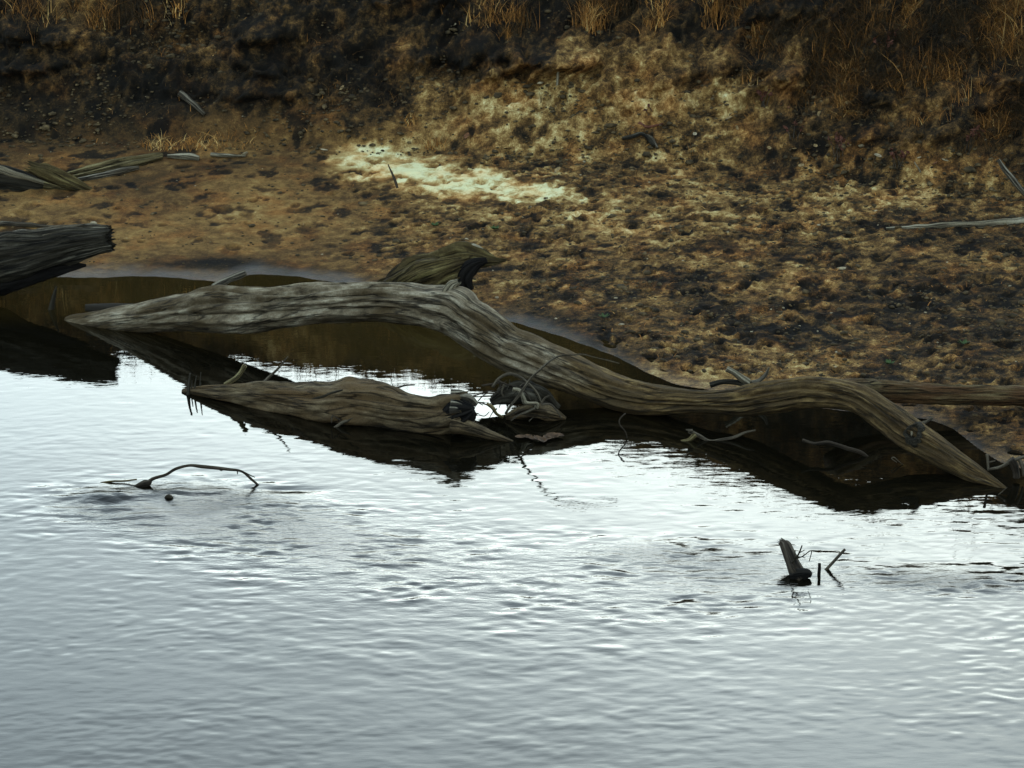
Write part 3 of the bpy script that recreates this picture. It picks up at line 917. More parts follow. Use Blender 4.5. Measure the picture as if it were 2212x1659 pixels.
c3 = lambda x, y: (973.3 + 0.14 * x, 752 + 0.14 * y)
tang_t = empty("root_tangle", ground(1130, 903), "tangle of curling roots on a mud clump between low log and arching trunk", "roots")
ROOTS = [([(650, 600), (740, 470), (900, 400), (1060, 440), (1180, 540), (1300, 660), (1400, 840)], 60, 46, 'root', 0),
         ([(720, 490), (900, 570), (1100, 640), (1220, 740), (1235, 810)], 40, 24, 'twig', 6),
         ([(960, 640), (1080, 680), (1130, 780), (1165, 870), (1260, 845), (1350, 870), (1320, 930)], 84, 70, 'pale', 10),
         ([(830, 560), (790, 690), (850, 780), (880, 900)], 50, 34, 'root', -5),
         ([(1400, 870), (1550, 870), (1650, 980), (1720, 1090)], 48, 26, 'root', 12),
         ([(1400, 860), (1440, 800), (1530, 730)], 46, 22, 'root', 8),
         ([(560, 860), (640, 920), (720, 1000), (810, 1070)], 80, 60, 'gold', 14),
         ([(1300, 930), (1050, 1040), (930, 1120)], 50, 26, 'root', 14),
         ([(420, 820), (500, 740), (570, 690)], 24, 14, 'twig', 0),
         ([(480, 580), (640, 555), (780, 545), (900, 575)], 44, 30, 'twig', -10),
         ([(1130, 940), (1000, 990), (900, 1040)], 34, 16, 'twig', 12),
         ([(290, 760), (480, 690), (640, 660), (760, 700)], 30, 20, 'twig', 2),
         ([(650, 730), (760, 640), (900, 560), (1000, 560)], 36, 26, 'twig', -14),
         ([(500, 880), (420, 840), (330, 830)], 20, 12, 'black', 0),
         ([(430, 1030), (520, 1050), (600, 980)], 26, 14, 'black', 4),
         ([(1150, 680), (1230, 720), (1230, 800), (1180, 840)], 30, 20, 'root', 0),
         ([(1330, 640), (1420, 660)], 14, 8, 'pale', -12), ([(1450, 640), (1540, 760), (1600, 850)], 16, 8, 'twig', -10),
         ([(1210, 1130), (1280, 1060)], 26, 12, 'root', 20), ([(640, 1080), (690, 1120)], 30, 16, 'twig', 16), ([(700, 760), (740, 620), (860, 500)], 30, 18, 'twig', -18)]
for pts, w0, w1, mt, dg in ROOTS:
    pp = [c3(*q_) for q_ in pts]
    twig([above(u, 903 + dg, v) for u, v in pp], (w0 * 0.105, w1 * 0.105), mt, "root", tang_t, k=9, lump=0.3)
for _i in range(16):
    a_ = random.uniform(0, 2 * math.pi)
    x0_, y0_ = random.uniform(620, 1350), random.uniform(560, 1000)
    l_ = random.uniform(120, 330)
    pp = [c3(x0_, y0_), c3(x0_ + math.cos(a_) * l_ * 0.5 + random.uniform(-40, 40), y0_ + math.sin(a_) * l_ * 0.3 - random.uniform(0, 60)), c3(x0_ + math.cos(a_) * l_, y0_ + math.sin(a_) * l_ * 0.6)]
    twig([above(u, 903 + random.uniform(-14, 12), v) for u, v in pp], (random.uniform(2, 4), 1.2), random.choice(('twig', 'root', 'dark')), "root", tang_t, k=6)
limb("mud_clump", [above(u, 893, v) for u, v in ((1060, 868), (1095, 850), (1135, 846), (1175, 862), (1205, 885))], np.array([8, 20, 26, 24, 10]) * mpp(ground(1130, 905)), 'dark', tang_t, n=60, k=40, lump=0.9, groove=0.3, seed=73)
limb("mud_clump", [above(u, 905, v) for u, v in ((1092, 902), (1125, 893), (1165, 890), (1200, 898), (1222, 905))], np.array([5, 12, 15, 11, 4]) * mpp(ground(1130, 905)), 'brown', tang_t, n=60, k=40, lump=0.9, groove=0.25, seed=71)
bt_pts = [c3(850, 1010), c3(900, 930), c3(1080, 680), c3(1300, 400), c3(1420, 290), c3(1580, 170), c3(1760, 115), c3(2000, 100), (1270, 769), (1310, 778), (1338, 785)]
tag(twig([above(u, vg, v) for (u, v), vg in zip(bt_pts, np.linspace(916, 935, 11))], (6.5, 2), 'root', "bent_twig", n=60, k=8),
    "long thin twig arching out of the root tangle across the face of the trunk", "twig")
leafs = []


def leaf_mesh(name, mat, L_=0.05, W_=0.028):
    V, F = [], []
    for i, t in enumerate(np.linspace(0, 1, 5)):
        w = W_ * math.sin(math.pi * (0.06 + 0.88 * t)) ** 0.8
        x = (t - 0.5) * L_
        zc = 0.25 * L_ * (t - 0.45) ** 2 * 2
        V += [(x, -w, zc + 0.35 * w), (x, 0, zc), (x, w, zc + 0.5 * w)]
    for i in range(4):
        a = 3 * i
        F += [(a, a + 1, a + 4, a + 3), (a + 1, a + 2, a + 5, a + 4)]
    o = link_mesh(name, np.array(V), np.array(F), M[mat])
    return o


# ---- floating leaves beside the root tangle
M['leaf_soaked'] = plain("soaked_leaf", (0.055, 0.030, 0.014), 0.7)
protoF = leaf_mesh("floating_leaf", 'leaf_soaked', 0.075, 0.03)
for i, (u, v) in enumerate(((1125, 946), (1140, 945), (1151, 949), (1163, 951), (1172, 953), (1182, 948), (1193, 944), (1207, 942))):
    o = protoF if i == 0 else protoF.copy()
    if i:
        col.objects.link(o)
    o.location = ground(u, v, 0.006)
    o.rotation_euler = (random.uniform(-0.15, 0.15), random.uniform(-0.1, 0.1), random.uniform(0, 6.3))
    o.scale = [random.uniform(0.8, 1.3)] * 3
    tag(o, ("leftmost", "second from the left", "third from the left", "fourth from the left", "fourth from the right", "third from the right", "second from the right", "rightmost")[i] + " of the brown leaves floating below the root tangle", "leaf", "leaves floating below the root tangle")

# ---- twigs in the dark water under the trunk
c5 = lambda x, y: (1150.2 + 0.48 * x, 619.4 + 0.48 * y)
W5 = lambda pts, vg: [above(*(c5(x, y)[0], vg, c5(x, y)[1])) for x, y in pts]
tag(twig(W5([(418, 570), (388, 605), (400, 630), (424, 662), (424, 684), (420, 706)], 946), (3.2, 2), 'twig', "hanging_twig", k=6),
    "hair thin twig dangling under the low middle of the arching trunk", "twig")
sb = empty("drift_branch", ground(1530, 946), "pale thin forked branch floating in black water under the trunk's middle", "branch")
twig(W5([(1004, 645), (950, 660), (890, 680), (830, 688), (780, 692), (745, 670), (706, 650)], 951), (4.5, 11), 'root', "stem", sb, k=8)
twig(W5([(735, 665), (700, 690), (668, 695)], 952), (12, 4), 'gold', "fork", sb, k=8)
twig(W5([(700, 650), (720, 645), (690, 643)], 952), (7, 3), 'root', "fork", sb, k=8)
tag(twig(W5([(1215, 690), (1270, 702), (1330, 700), (1400, 722), (1465, 738), (1522, 780)], 985), (8, 9), 'twig', "drift_stick", k=8),
    "crooked brown stick lying in the black shadow under the trunk's right hump", "stick")
tw = empty("drift_twig", ground(1930, 1003), "tiny hooked twig in black water under the slanting right end of the trunk", "twig")
twig(W5([(1640, 790), (1616, 768), (1625, 762), (1640, 780), (1670, 803)], 1004), (2.5, 2), 'root', "stem", tw, k=6)
tag(twig(W5([(1740, 620), (1775, 605), (1800, 590)], 925), (9, 6), 'root', "broken_stick", k=8), "short broken stick poking out behind the slanting right end of the trunk", "stick")
sk = empty("forked_stick", hit(1620, 832), "forked grey stick lying behind the trunk's right hump on the mud", "stick")
twig([above(u, 856, v) for u, v in ((1690, 826), (1640, 829), (1595, 828), (1556, 824), (1534, 832))], (9, 14), 'dark', "stem", sk, k=9)
twig([above(u, 857, v) for u, v in ((1618, 828), (1596, 814), (1578, 799), (1570, 796))], (15, 12), 'pale', "fork", sk, k=9, groove=0.15)
twig([above(u, 856, v) for u, v in ((1625, 828), (1645, 818), (1658, 804), (1661, 794))], (11, 4), 'grey', "fork", sk, k=8)

# ---- root debris in the mud at the lower right
c4 = lambda x, y: (1858 + 0.2133 * x, 796 + 0.2133 * y)
dr = empty("root_debris", hit(2180, 1020), "grey broken roots stuck in the mud at the right edge beside the trunk's tip", "roots")
for pts, w0, w1, mt in (([(1285, 870), (1292, 960), (1300, 1030)], 30, 26, 'root'), ([(1310, 1020), (1420, 1000), (1530, 940)], 26, 40, 'root'), ([(1300, 950), (1370, 935)], 16, 12, 'root'),
                        ([(1530, 920), (1570, 1000), (1600, 1080), (1590, 1110)], 90, 60, 'twig'), ([(1560, 930), (1660, 905), (1760, 930)], 46, 30, 'root'), ([(1640, 980), (1720, 1040), (1790, 1110)], 40, 26, 'twig'),
                        ([(1610, 920), (1640, 1000), (1650, 1090)], 36, 22, 'root')):
    twig([above(*(c4(*q_)[0], 1040, c4(*q_)[1])) for q_ in pts], (w0 * 0.2133, w1 * 0.2133), mt, "root", dr, k=9, lump=0.4)
tag(twig([above(*(c4(*q_)[0], 1072, c4(*q_)[1])) for q_ in ((1400, 1280), (1440, 1250), (1490, 1200))], (2.5, 2), 'root', "water_twig", k=6), "thin twig in the water right at the trunk's right tip", "twig")

# ---- reeds at the tip of the low log
reed_t = empty("broken_reeds", ground(416, 848), "small cluster of broken dark reed stalks standing in water at the low log's left tip", "reeds")
for (u0, v0, u1, v1, w) in ((407, 852, 411, 806, 9), (412, 850, 415, 822, 5), (419, 852, 424, 812, 5), (428, 850, 434, 804, 4), (432, 853, 434, 826, 4)):
    twig([above(u0, v0, v0 + 3), above(0.5 * (u0 + u1), v0, 0.5 * (v0 + v1)), above(u1, v0, v1)], (w, w * 0.4), 'dark', "stalk", reed_t, k=7)
sp_t = empty("shore_twig", ground(752, 918), "little forked twig lying against the near side of the low brown log", "twig")
twig([above(u, 922, v) for u, v in ((722, 926), (740, 914), (764, 908), (796, 904))], (8, 3), 'root', "stem", sp_t, k=8)
twig([above(u, 922, v) for u, v in ((741, 914), (756, 905), (768, 900))], (5, 2), 'root', "fork", sp_t, k=6)
twig([above(u, 922, v) for u, v in ((716, 914), (718, 898), (736, 908))], (3, 2), 'twig', "fork", sp_t, k=6)
tag(twig([above(u, 842, v) for u, v in ((838, 834), (850, 836), (870, 833), (896, 831))], (7, 2.5), 'dark', "floating_stick", k=8), "small dark stick floating in the pool just above the low log", "stick")

# ---- arching branch out in the river
c1 = lambda x, y: (88.5 + 0.28 * x, 955.6 + 0.28 * y)
ab = empty("arched_branch", ground(330, 1050), "thin bare branch arching up out of the river at the left, both ends under water", "branch")
AP = [(790, 345), (840, 300), (940, 260), (1040, 200), (1150, 180), (1280, 185), (1400, 205), (1550, 225), (1610, 270), (1665, 325), (1700, 350)]
twig([above(*(c1(*q_)[0], vg, c1(*q_)[1])) for q_, vg in zip(AP, np.linspace(1049, 1047, len(AP)))], (8.5, 5), 'twig', "stem", ab, n=70, k=9, lump=0.15)
twig([above(*(c1(*q_)[0], 1047, c1(*q_)[1])) for q_ in ((1560, 228), (1600, 248), (1652, 270))], (4, 2.5), 'twig', "fork", ab, k=7)
twig([above(*(c1(*q_)[0], 1047, c1(*q_)[1])) for q_ in ((1516, 220), (1516, 245))], (3.5, 2), 'twig', "fork", ab, k=6)
twig([above(*(c1(*q_)[0], 1047, c1(*q_)[1])) for q_ in ((1380, 200), (1392, 210), (1404, 202))], (6, 5), 'twig', "bud", ab, k=8)
limb("root_knob", [above(*(c1(*q_)[0], 1050, c1(*q_)[1])) for q_ in ((720, 345), (770, 335), (820, 320), (850, 300))], np.array([3, 7, 9, 4]) * mpp(ground(320, 1050)), 'twig', ab, n=22, k=14, lump=0.6, seed=3)
tag(twig([above(*(c1(*q_)[0], 1042, c1(*q_)[1])) for q_ in ((460, 312), (560, 300), (650, 292), (740, 285))], (4, 3), 'gold', "floating_twig", k=6), "straw coloured twig lying on the water left of the arched branch", "twig")
tag(limb("wood_knob", [above(*(c1(*q_)[0], 1076, c1(*q_)[1])) for q_ in ((955, 430), (985, 420), (1020, 430))], np.array([2, 5, 2]) * mpp(ground(360, 1075)), 'dark', n=14, k=12, lump=0.5), "small dark knob of wood breaking the water below the arched branch", "driftwood")
tag(limb("sunken_stub", [above(*(c1(*q_)[0], 1068, c1(*q_)[1])) for q_ in ((560, 405), (600, 395), (640, 400))], np.array([3, 6, 3]) * mpp(ground(260, 1068)), 'dark', n=14, k=12, lump=0.5), "dark wet stub breaking the water at the far left of the arched branch", "driftwood")

# ---- snag with a post and a leaning stick at the right
c2 = lambda x, y: (1592.6 + 0.28 * x, 1106 + 0.28 * y)
m_ = mpp(ground(1720, 1246))
sg = empty("river_snag", ground(1728, 1246), "grey stump leaning out of the river at the lower right, its foot wet and black", "snag")
limb("stump_body", [above(c2(*q_)[0], vg, c2(*q_)[1]) for q_, vg in (((500, 530), 1250), ((455, 470), 1245), ((425, 400), 1236), ((395, 320), 1226), ((368, 255), 1218), ((352, 240), 1216))], np.array([14, 15, 14, 13, 11, 7]) * m_, 'twig', sg, n=90, k=48, groove=0.2, lump=0.34, seed=81, ends=("cap", "jag"), jag=0.02)
limb("wet_foot", [above(*(c2(*q_)[0], 1249, c2(*q_)[1])) for q_ in ((405, 500), (450, 492), (500, 482), (545, 478), (572, 488))], np.array([6, 12, 12, 9, 5]) * m_, 'black', sg, n=30, k=18, groove=0.2, lump=0.4, seed=83)
for pts, w in (([(420, 395), (460, 345), (480, 310), (500, 258)], 4.5), ([(455, 352), (500, 345), (570, 300), (555, 380)], 3), ([(445, 340), (447, 295)], 3), ([(475, 318), (520, 292)], 2.5), ([(500, 345), (525, 355)], 2.5), ([(440, 350), (480, 350)], 9), ([(415, 250), (445, 252)], 2)):
    twig([above(*(c2(*q_)[0], 1244, c2(*q_)[1])) for q_ in pts], (w, w * 0.6), 'dark', "twig", sg, k=6, kink=False)
tag(twig([above(1769, 1242, 1250), above(1769, 1242, 1240), above(1770, 1242, 1228), above(1770, 1242, 1217)], (8, 6.5), 'black', "stake", k=9, kink=False), "short upright black stake in the river right beside the grey leaning stump", "stake")
tag(twig([above(*(c2(*q_)[0], 1230, c2(*q_)[1])) for q_ in ((665, 465), (690, 440), (740, 385), (800, 320), (832, 288))], (9, 6.5), 'root', "leaning_stick", k=10, kink=False, groove=0.1, n=24), "grey stick slanting up to the right out of the river, right of the black stake", "stick")

# ---- old timber on the sand at the far left
q1 = hit(60, 405)
ol = empty("old_log", q1, "dark half buried log with a pale bleached top edge at the left on the sand", "log")
limb("log_body", [above(u, vg, v) for u, vg, v in ()] or [over(q1, u, v) for u, v in ((-200, 362), (-60, 378), (0, 388), (50, 396), (100, 405), (140, 408))], np.array([34, 32, 30, 24, 14, 5]) * mpp(q1), 'dark', ol, n=60, k=34, groove=0.15, lump=0.2, seed=91)
limb("bleached_edge", [over(q1 - np.array([0, 0.06, 0]), u, v) for u, v in ((-150, 338), (-20, 361), (32, 377), (60, 384), (105, 397))], np.array([11, 10, 8, 6, 4]) * mpp(q1), 'pale', ol, n=50, k=18, groove=0.2, lump=0.25, seed=92)
limb("brown_tip", [over(q1 - np.array([0, 0.05, 0]), u, v) for u, v in ((95, 400), (120, 404), (158, 410))], np.array([10, 8, 3]) * mpp(q1), 'gold', ol, n=24, k=14, groove=0.2, lump=0.25, seed=93)
q2 = hit(150, 406)
tag(limb("splintered_log", [over(q2, u, v) for u, v in ((78, 366), (100, 374), (140, 391), (175, 405), (200, 414))], np.array([13, 19, 18, 13, 5]) * mpp(q2), 'rot', n=70, k=30, groove=0.3, lump=0.2, seed=95, ends=("jag", "cap"), jag=0.05),
    "short splintered yellowish brown log crossing the sand behind the dark bleached log", "log")
for i, (lab, pts, w, mt) in enumerate((
        ("uppermost and longest of the slanting yellow split timbers on the left sand", ((140, 376), (200, 362), (270, 347), (340, 337), (352, 334)), (3, 7, 9, 8, 3), 'gold'),
        ("middle yellow split timber lying at a slant on the left sand", ((150, 383), (220, 368), (290, 354), (350, 340)), (3, 7, 8, 6), 'gold'),
        ("lowest split timber of the slanting bundle on the left sand, greyer", ((165, 388), (210, 380), (260, 370), (300, 362)), (4, 7, 7, 4), 'grey'),
        ("pale bleached chunk of wood lying right of the slanting split timbers", ((362, 337), (385, 338), (410, 339), (430, 342)), (4, 7, 8, 5), 'pale'),
        ("thin white strip of wood on the sand right of the pale chunk", ((455, 334), (490, 336), (530, 337)), (5, 4, 2), 'pale'))):
    qq = hit(pts[1][0], pts[1][1] + 6)
    qe = hit(pts[-1][0], pts[-1][1] + 6)
    pp = []
    for k_, (u, v) in enumerate(pts):
        t_ = (u - pts[1][0]) / max(1, pts[-1][0] - pts[1][0])
        pp.append(over(qq + (qe - qq) * t_, u, v))
    tag(limb("split_timber" if i < 3 else "bleached_wood", pp, np.array(w) * mpp(qq), mt, n=50, k=18, groove=0.3, lump=0.2, seed=100 + i * 7), lab, "timber" if i < 3 else "driftwood", "split timbers on the left sand" if i < 3 else None)

# ---- sticks on the beach and bank


def laid(name, pts, w, mt, label, cat, lift=0.4, parent=None, **kw):
    """a stick that lies on the ground all along the seen line"""
    pp = []
    for u, v in pts:
        p = hit(u, v)
        p[2] += lift * w[0] * mpp(p)
        pp.append(p)
    o = twig(pp, w, mt, name, parent, **kw)
    return tag(o, label, cat) if label else o


laid("thin_branch", ((-40, 488), (0, 489), (60, 491), (100, 494), (132, 496)), (13, 5), 'root', "thin dark branch lying on the sand just above the broken left log", "branch", k=9)
laid("long_branch", ((1914, 497), (1960, 494), (2040, 489), (2120, 487), (2212, 480), (2300, 474)), (7, 22), 'pale', "long grey brown branch lying level on the sand at the right edge", "branch", k=10)
q3 = hit(2212, 425)
tag(twig([over(q3, u, v) + np.array([0, -0.02 * i, 0]) for i, (u, v) in enumerate(((2157, 344), (2164, 356), (2180, 378), (2198, 400), (2215, 418), (2240, 440)))], (7, 16), 'grey', "curved_branch", k=10, n=30), "curved pale branch slanting down the bank at the right edge", "branch")
laid("bank_stick", ((388, 212), (402, 220), (416, 230), (430, 243), (442, 254)), (16, 9), 'root', "short brown stick lying on the dark slope at the upper left", "stick", k=10)
cr = empty("crooked_root", hit(1390, 318), "dark crooked two pronged root lying on the pale slope right of centre", "root")
laid("stem", ((1344, 312), (1362, 306), (1382, 300), (1396, 306), (1412, 322)), (9, 8), 'dark', None, None, 0.8, cr, k=9)
laid("prong", ((1394, 302), (1406, 309), (1420, 330)), (8, 6), 'root', None, None, 0.9, cr, k=8)
q4 = hit(1203, 192)
tag(twig([over(q4, u, v) for u, v in ((1203, 194), (1204, 176), (1206, 155), (1210, 136))], (5, 4), 'pale', "upright_stick", k=8), "thin whitish stick standing upright on the bank above the pale slope", "stick")
q5 = hit(858, 406)
tag(twig([over(q5, u, v) for u, v in ((859, 408), (853, 390), (846, 372), (838, 355))], (6, 2.5), 'twig', "leaning_stick", k=8), "thin dark stick leaning left out of the pale dry sand patch", "stick")
laid("dark_twig", ((1380, 272), (1402, 278), (1432, 272)), (8, 4), 'weed', "short dark twig lying on the pale slope below the upright whitish stick", "twig", k=8)
q6 = hit(1815, 405)
tag(twig([over(q6, u, v) for u, v in ((1975, 350), (1986, 366), (1996, 386), (2010, 402))], (3, 3), 'pale', "straw_stalk", k=6), "single straw coloured stalk leaning down the right slope", "stalk")

# ------------------------------------------------------------------ vegetation


def blades(n_, base_fn, h_fn, w=0.006, lean=0.5, tint_fn=None, seg=3):
    """curved dry grass blades as thin tapering strips"""
    V, F, T_ = [], [], []
    for i in range(n_):
        b = base_fn()
        if b is None:
            continue
        hgt = h_fn()
        a = random.uniform(0, 2 * math.pi)
        ln = abs(random.gauss(lean, lean * 0.5))
        dx, dy = math.cos(a), math.sin(a)
        fx = random.uniform(0, math.pi)
        wx_, wy_ = math.cos(fx) * w, math.sin(fx) * w
        k0 = len(V)
        tnt = tint_fn() if tint_fn else random.betavariate(2.0, 2.6)
        tnt = min(1.0, max(0.0, tnt + 0.5 * clump_tint(b[0], b[1])))
        bx, by, bz = b
        pw_ = random.uniform(1.3, 2.6)
        droop = random.uniform(0.0, 0.5) * ln
        for s in range(seg + 1):
            t = s / seg
            o_ = hgt * ln * t ** pw_
            zz = hgt * (t - droop * t * t)
            ww = 1 - 0.85 * t
            px, py, pz = bx + dx * o_, by + dy * o_, bz + zz - 0.01
            V.append((px - wx_ * ww, py - wy_ * ww, pz))
            V.append((px + wx_ * ww, py + wy_ * ww, pz))
            T_ += [tnt, tnt]
        for s in range(seg):
            k_ = k0 + 2 * s
            F.append((k_, k_ + 1, k_ + 3, k_ + 2))
    return np.array(V), np.array(F), np.array(T_)


def clump_tint(x, y):
    return float(perlin(x * 2.6, y * 2.6, 41.0)) + 0.5 * float(perlin(x * 6, y * 6, 42.0))


def clump_field(x, y):
    return float(perlin(x * 1.4, y * 1.4, 21.0)) + 0.5 * float(perlin(x * 4, y * 4, 22.0))


def mass(u0, u1, v0, v1, thr, soft=0.25):
    def f():
        for _ in range(12):
            u, v = random.uniform(u0, u1), random.uniform(v0, v1)
            p = hit_fast(u, v)
            e = min((u - u0), (u1 - u), 160) / 160 if u1 < 2200 and u0 > 0 else 1
            if clump_field(p[0], p[1]) > thr + random.uniform(-soft, soft):
                return p
        return None
    return f


# ray-cast lookup of the visible slope on a coarse lattice (only to find where the slope stands)
_LU, _LV = np.arange(-200, 2460, 20.0), np.arange(-420, 480, 15.0)
_LT = np.zeros((len(_LV), len(_LU), 3))
for j, v_ in enumerate(_LV):
    for i, u_ in enumerate(_LU):
        d_ = ray(u_, v_)
        lo, hi_ = 17.0, 34.0
        ts = np.linspace(lo, hi_, 60) / d_[1]
        xs, ys_, zs = d_[0] * ts, d_[1] * ts, CAM_H + d_[2] * ts
        gz = base_height(xs, ys_)
        k_ = np.argmax(zs <= gz) if np.any(zs <= gz) else 59
        _LT[j, i] = (xs[k_], ys_[k_], 0)


def hit_fast(u, v):
    i = int(np.clip(round((u + 200) / 20), 0, len(_LU) - 1))
    j = int(np.clip(round((v + 420) / 15), 0, len(_LV) - 1))
    p = _LT[j, i] + np.array([random.uniform(-0.06, 0.06), random.uniform(-0.13, 0.13), 0])
    p[2] = zat(p[0], p[1])
    return p


GV, GF, GT = [], [], []
off = 0
low_t_ = lambda: random.betavariate(1.1, 3.2)
for (n_, u0, u1, v0, v1, thr, h0, h1, ln) in ((9500, 1650, 2300, -60, 230, -0.05, 0.07, 0.24, 0.7), (4500, 2000, 2330, 180, 330, -0.05, 0.06, 0.2, 0.8), (2600, 1750, 2100, 200, 300, 0.1, 0.05, 0.16, 0.9), (6000, 1050, 1700, -70, 45, 0.0, 0.08, 0.26, 0.6),
                                              (2200, 1550, 1850, 60, 200, 0.12, 0.06, 0.18, 0.8), (3600, -60, 330, -60, 70, -0.05, 0.08, 0.26, 0.6), (2200, 330, 1050, -70, 20, 0.1, 0.06, 0.2, 0.7), (13000, 1620, 2330, -60, 300, -0.12, 0.05, 0.16, 1.6), (9000, 1700, 2330, -60, 260, -0.2, 0.06, 0.2, 0.8), (3500, 2060, 2330, 200, 380, -0.15, 0.05, 0.18, 1.0), (1500, 1050, 1700, -70, 60, 0.0, 0.05, 0.15, 1.6), (1500, -60, 330, -60, 80, 0.0, 0.05, 0.15, 1.6), (900, 0, 1300, 20, 260, 0.25, 0.03, 0.10, 1.0), (700, 1300, 2200, 120, 420, 0.2, 0.03, 0.10, 1.0)):
    v, f, t = blades(n_, mass(u0, u1, v0, v1, thr), lambda: random.uniform(h0, h1), 0.0036, ln, low_t_)
    GV.append(v), GF.append(f + off), GT.append(t)
    off += len(v)
# the brow of the bank and the field behind it
def brow():
    x = random.uniform(-6.5, 6.5)
    y = float(yfoot(x)) + bank_top(x) * 1.0 + random.uniform(-0.5, 2.5)
    if clump_field(x, y) < -0.15:
        return None
    return (x, y, zat(x, y))
v, f, t = blades(16000, brow, lambda: random.uniform(0.08, 0.3), 0.006, 0.6)
GV.append(v), GF.append(f + off), GT.append(t)
off += len(v)


def strip_base():
    p = hit_fast(random.uniform(310, 540), random.uniform(322, 331))
    return p


v, f, t = blades(330, strip_base, lambda: random.uniform(0.04, 0.12), 0.004, 0.9, lambda: 0.45 + 0.5 * random.random())
GV.append(v), GF.append(f + off), GT.append(t)
tag(link_mesh("dry_grass", np.vstack(GV), np.vstack(GF), M['grass'], attrs={"tint": np.concatenate(GT)}, smooth=False), "dry brown grass growing over the upper bank", "grass", kind="stuff")


def tuft(u, v, n_, hgt, spread, label, name="grass_tuft", mat='grass', lean=0.55, group=None, tmin=0.25, w=0.0036):
    p = hit(u, v)
    base = lambda: np.array([p[0] + random.gauss(0, spread), p[1] + random.gauss(0, spread * 0.6), 0])
    def b():
        q_ = base()
        q_[2] = zat(q_[0], q_[1])
        return q_
    V, F, T_ = blades(int(n_ * 2.2), b, lambda: hgt * random.uniform(0.45, 1.1), w, lean, lambda: tmin + (1 - tmin) * random.betavariate(1.6, 2.2))
    return tag(link_mesh(name, V, F, M[mat], attrs={"tint": T_}, smooth=False), label, "grass" if mat == 'grass' else "weed", group)


TG = "tufts of dry grass on the bank"
for (u, v, n_, hh, sp_, lab) in ((1105, 62, 90, 0.30, 0.09, "tall orange dry grass tuft at the top edge, left of centre right"), (1040, 52, 50, 0.24, 0.07, "short orange grass tuft at the top edge, left of the tall centre tuft"),
                                 (1275, 60, 80, 0.28, 0.07, "pale gold grass tuft with drooping tips at the top edge right of centre"), (1420, 55, 60, 0.26, 0.06, "loose straw coloured tuft at the top edge, right of the pale gold tuft"),
                                 (1545, 40, 60, 0.26, 0.09, "orange tuft at the top edge where the right grass slope begins"), (1640, 165, 60, 0.18, 0.08, "bright orange tuft beside the ledge at the left end of the grass slope"),
                                 (1700, 150, 60, 0.22, 0.10, "wide orange tuft just above the ledge on the grass slope"), (1870, 70, 90, 0.30, 0.11, "tall rusty tuft in the middle of the right grass slope"),
                                 (1800, 130, 60, 0.2, 0.1, "low golden tuft below the tall rusty tuft on the right slope"), (2010, 160, 90, 0.26, 0.12, "broad orange tuft high on the right slope with bent stalks"),
                                 (2120, 240, 90, 0.26, 0.13, "shaggy brown tuft overhanging the curved pale branch at the right"), (2185, 130, 90, 0.28, 0.12, "tall brown tuft at the upper right edge"),
                                 (1965, 285, 50, 0.16, 0.08, "small straw tuft at the foot of the right grass slope"), (60, 70, 110, 0.32, 0.14, "brown dry grass tuft in the upper left corner"),
                                 (215, 45, 70, 0.26, 0.10, "dark brown grass tuft at the top edge right of the corner tuft"), (400, 18, 40, 0.2, 0.08, "small rust tuft at the top edge above the left slope"),
                                 (945, 318, 30, 0.13, 0.05, "low rust coloured tuft at the slope's foot above the pale sand patch"), (890, 262, 20, 0.09, 0.03, "faint thin grass tuft on the dark slope left of the pale slope")):
    tuft(u, v, n_, hh, sp_, lab, group=TG)


def weed(u, v, hgt, n_, label, spread=0.06, mat='weed', group=None):
    p = hit(u, v)
    t = empty("dead_weed", p, label, "weed", group)
    for i in range(n_):
        a = random.uniform(0, 6.28)
        l_ = random.uniform(0.3, 0.8)
        h_ = hgt * random.uniform(0.6, 1.1)
        b = p + np.array([random.gauss(0, spread * 0.4), random.gauss(0, spread * 0.4), -0.01])
        m1 = b + np.array([math.cos(a) * l_ * h_ * 0.3, math.sin(a) * l_ * h_ * 0.3, h_ * 0.55])
        e = b + np.array([math.cos(a) * l_ * h_ * 0.8, math.sin(a) * l_ * h_ * 0.8, h_])
        limb("stem", [b, m1, e], [0.005, 0.0035, 0.0015], mat if mat == 'twig' else 'twig', t, n=8, k=5)
        for j in range(5):
            f_ = random.uniform(0.35, 1.0)
            c = m1 * (1 - f_) + e * f_
            lf = leaf_mesh("leaf", mat, random.uniform(0.03, 0.06), random.uniform(0.007, 0.014))
            lf.parent = t
            lf.matrix_parent_inverse = t.matrix_basis.inverted()
            lf.location = c
            lf.rotation_euler = (random.uniform(-1, 1), random.uniform(-1, 1), random.uniform(0, 6.28))
    return t


weed(1810, 350, 0.22, 8, "dark red dead weed at the foot of the right slope")
weed(1725, 300, 0.14, 4, "small rust weed left of the dark red weed on the right slope")
weed(1650, 232, 0.18, 6, "reddish dead weed growing under the bright orange tuft beside the ledge")
weed(1412, 262, 0.16, 2, "dark single weed stalk standing on the pale slope")
weed(1940, 365, 0.15, 6, "bushy rust weed on the mud right of the dark red weed")
weed(1905, 130, 0.3, 5, "tall thin dead weed among the grass high on the right")
weed(2090, 330, 0.24, 6, "brown dead weed beside the top of the curved pale branch")
def weed_at(p, hgt, n_, label):
    global hit
    keep = hit
    hit = lambda u, v: p
    try:
        return weed(0, 0, hgt, n_, label, 0.14)
    finally:
        hit = keep


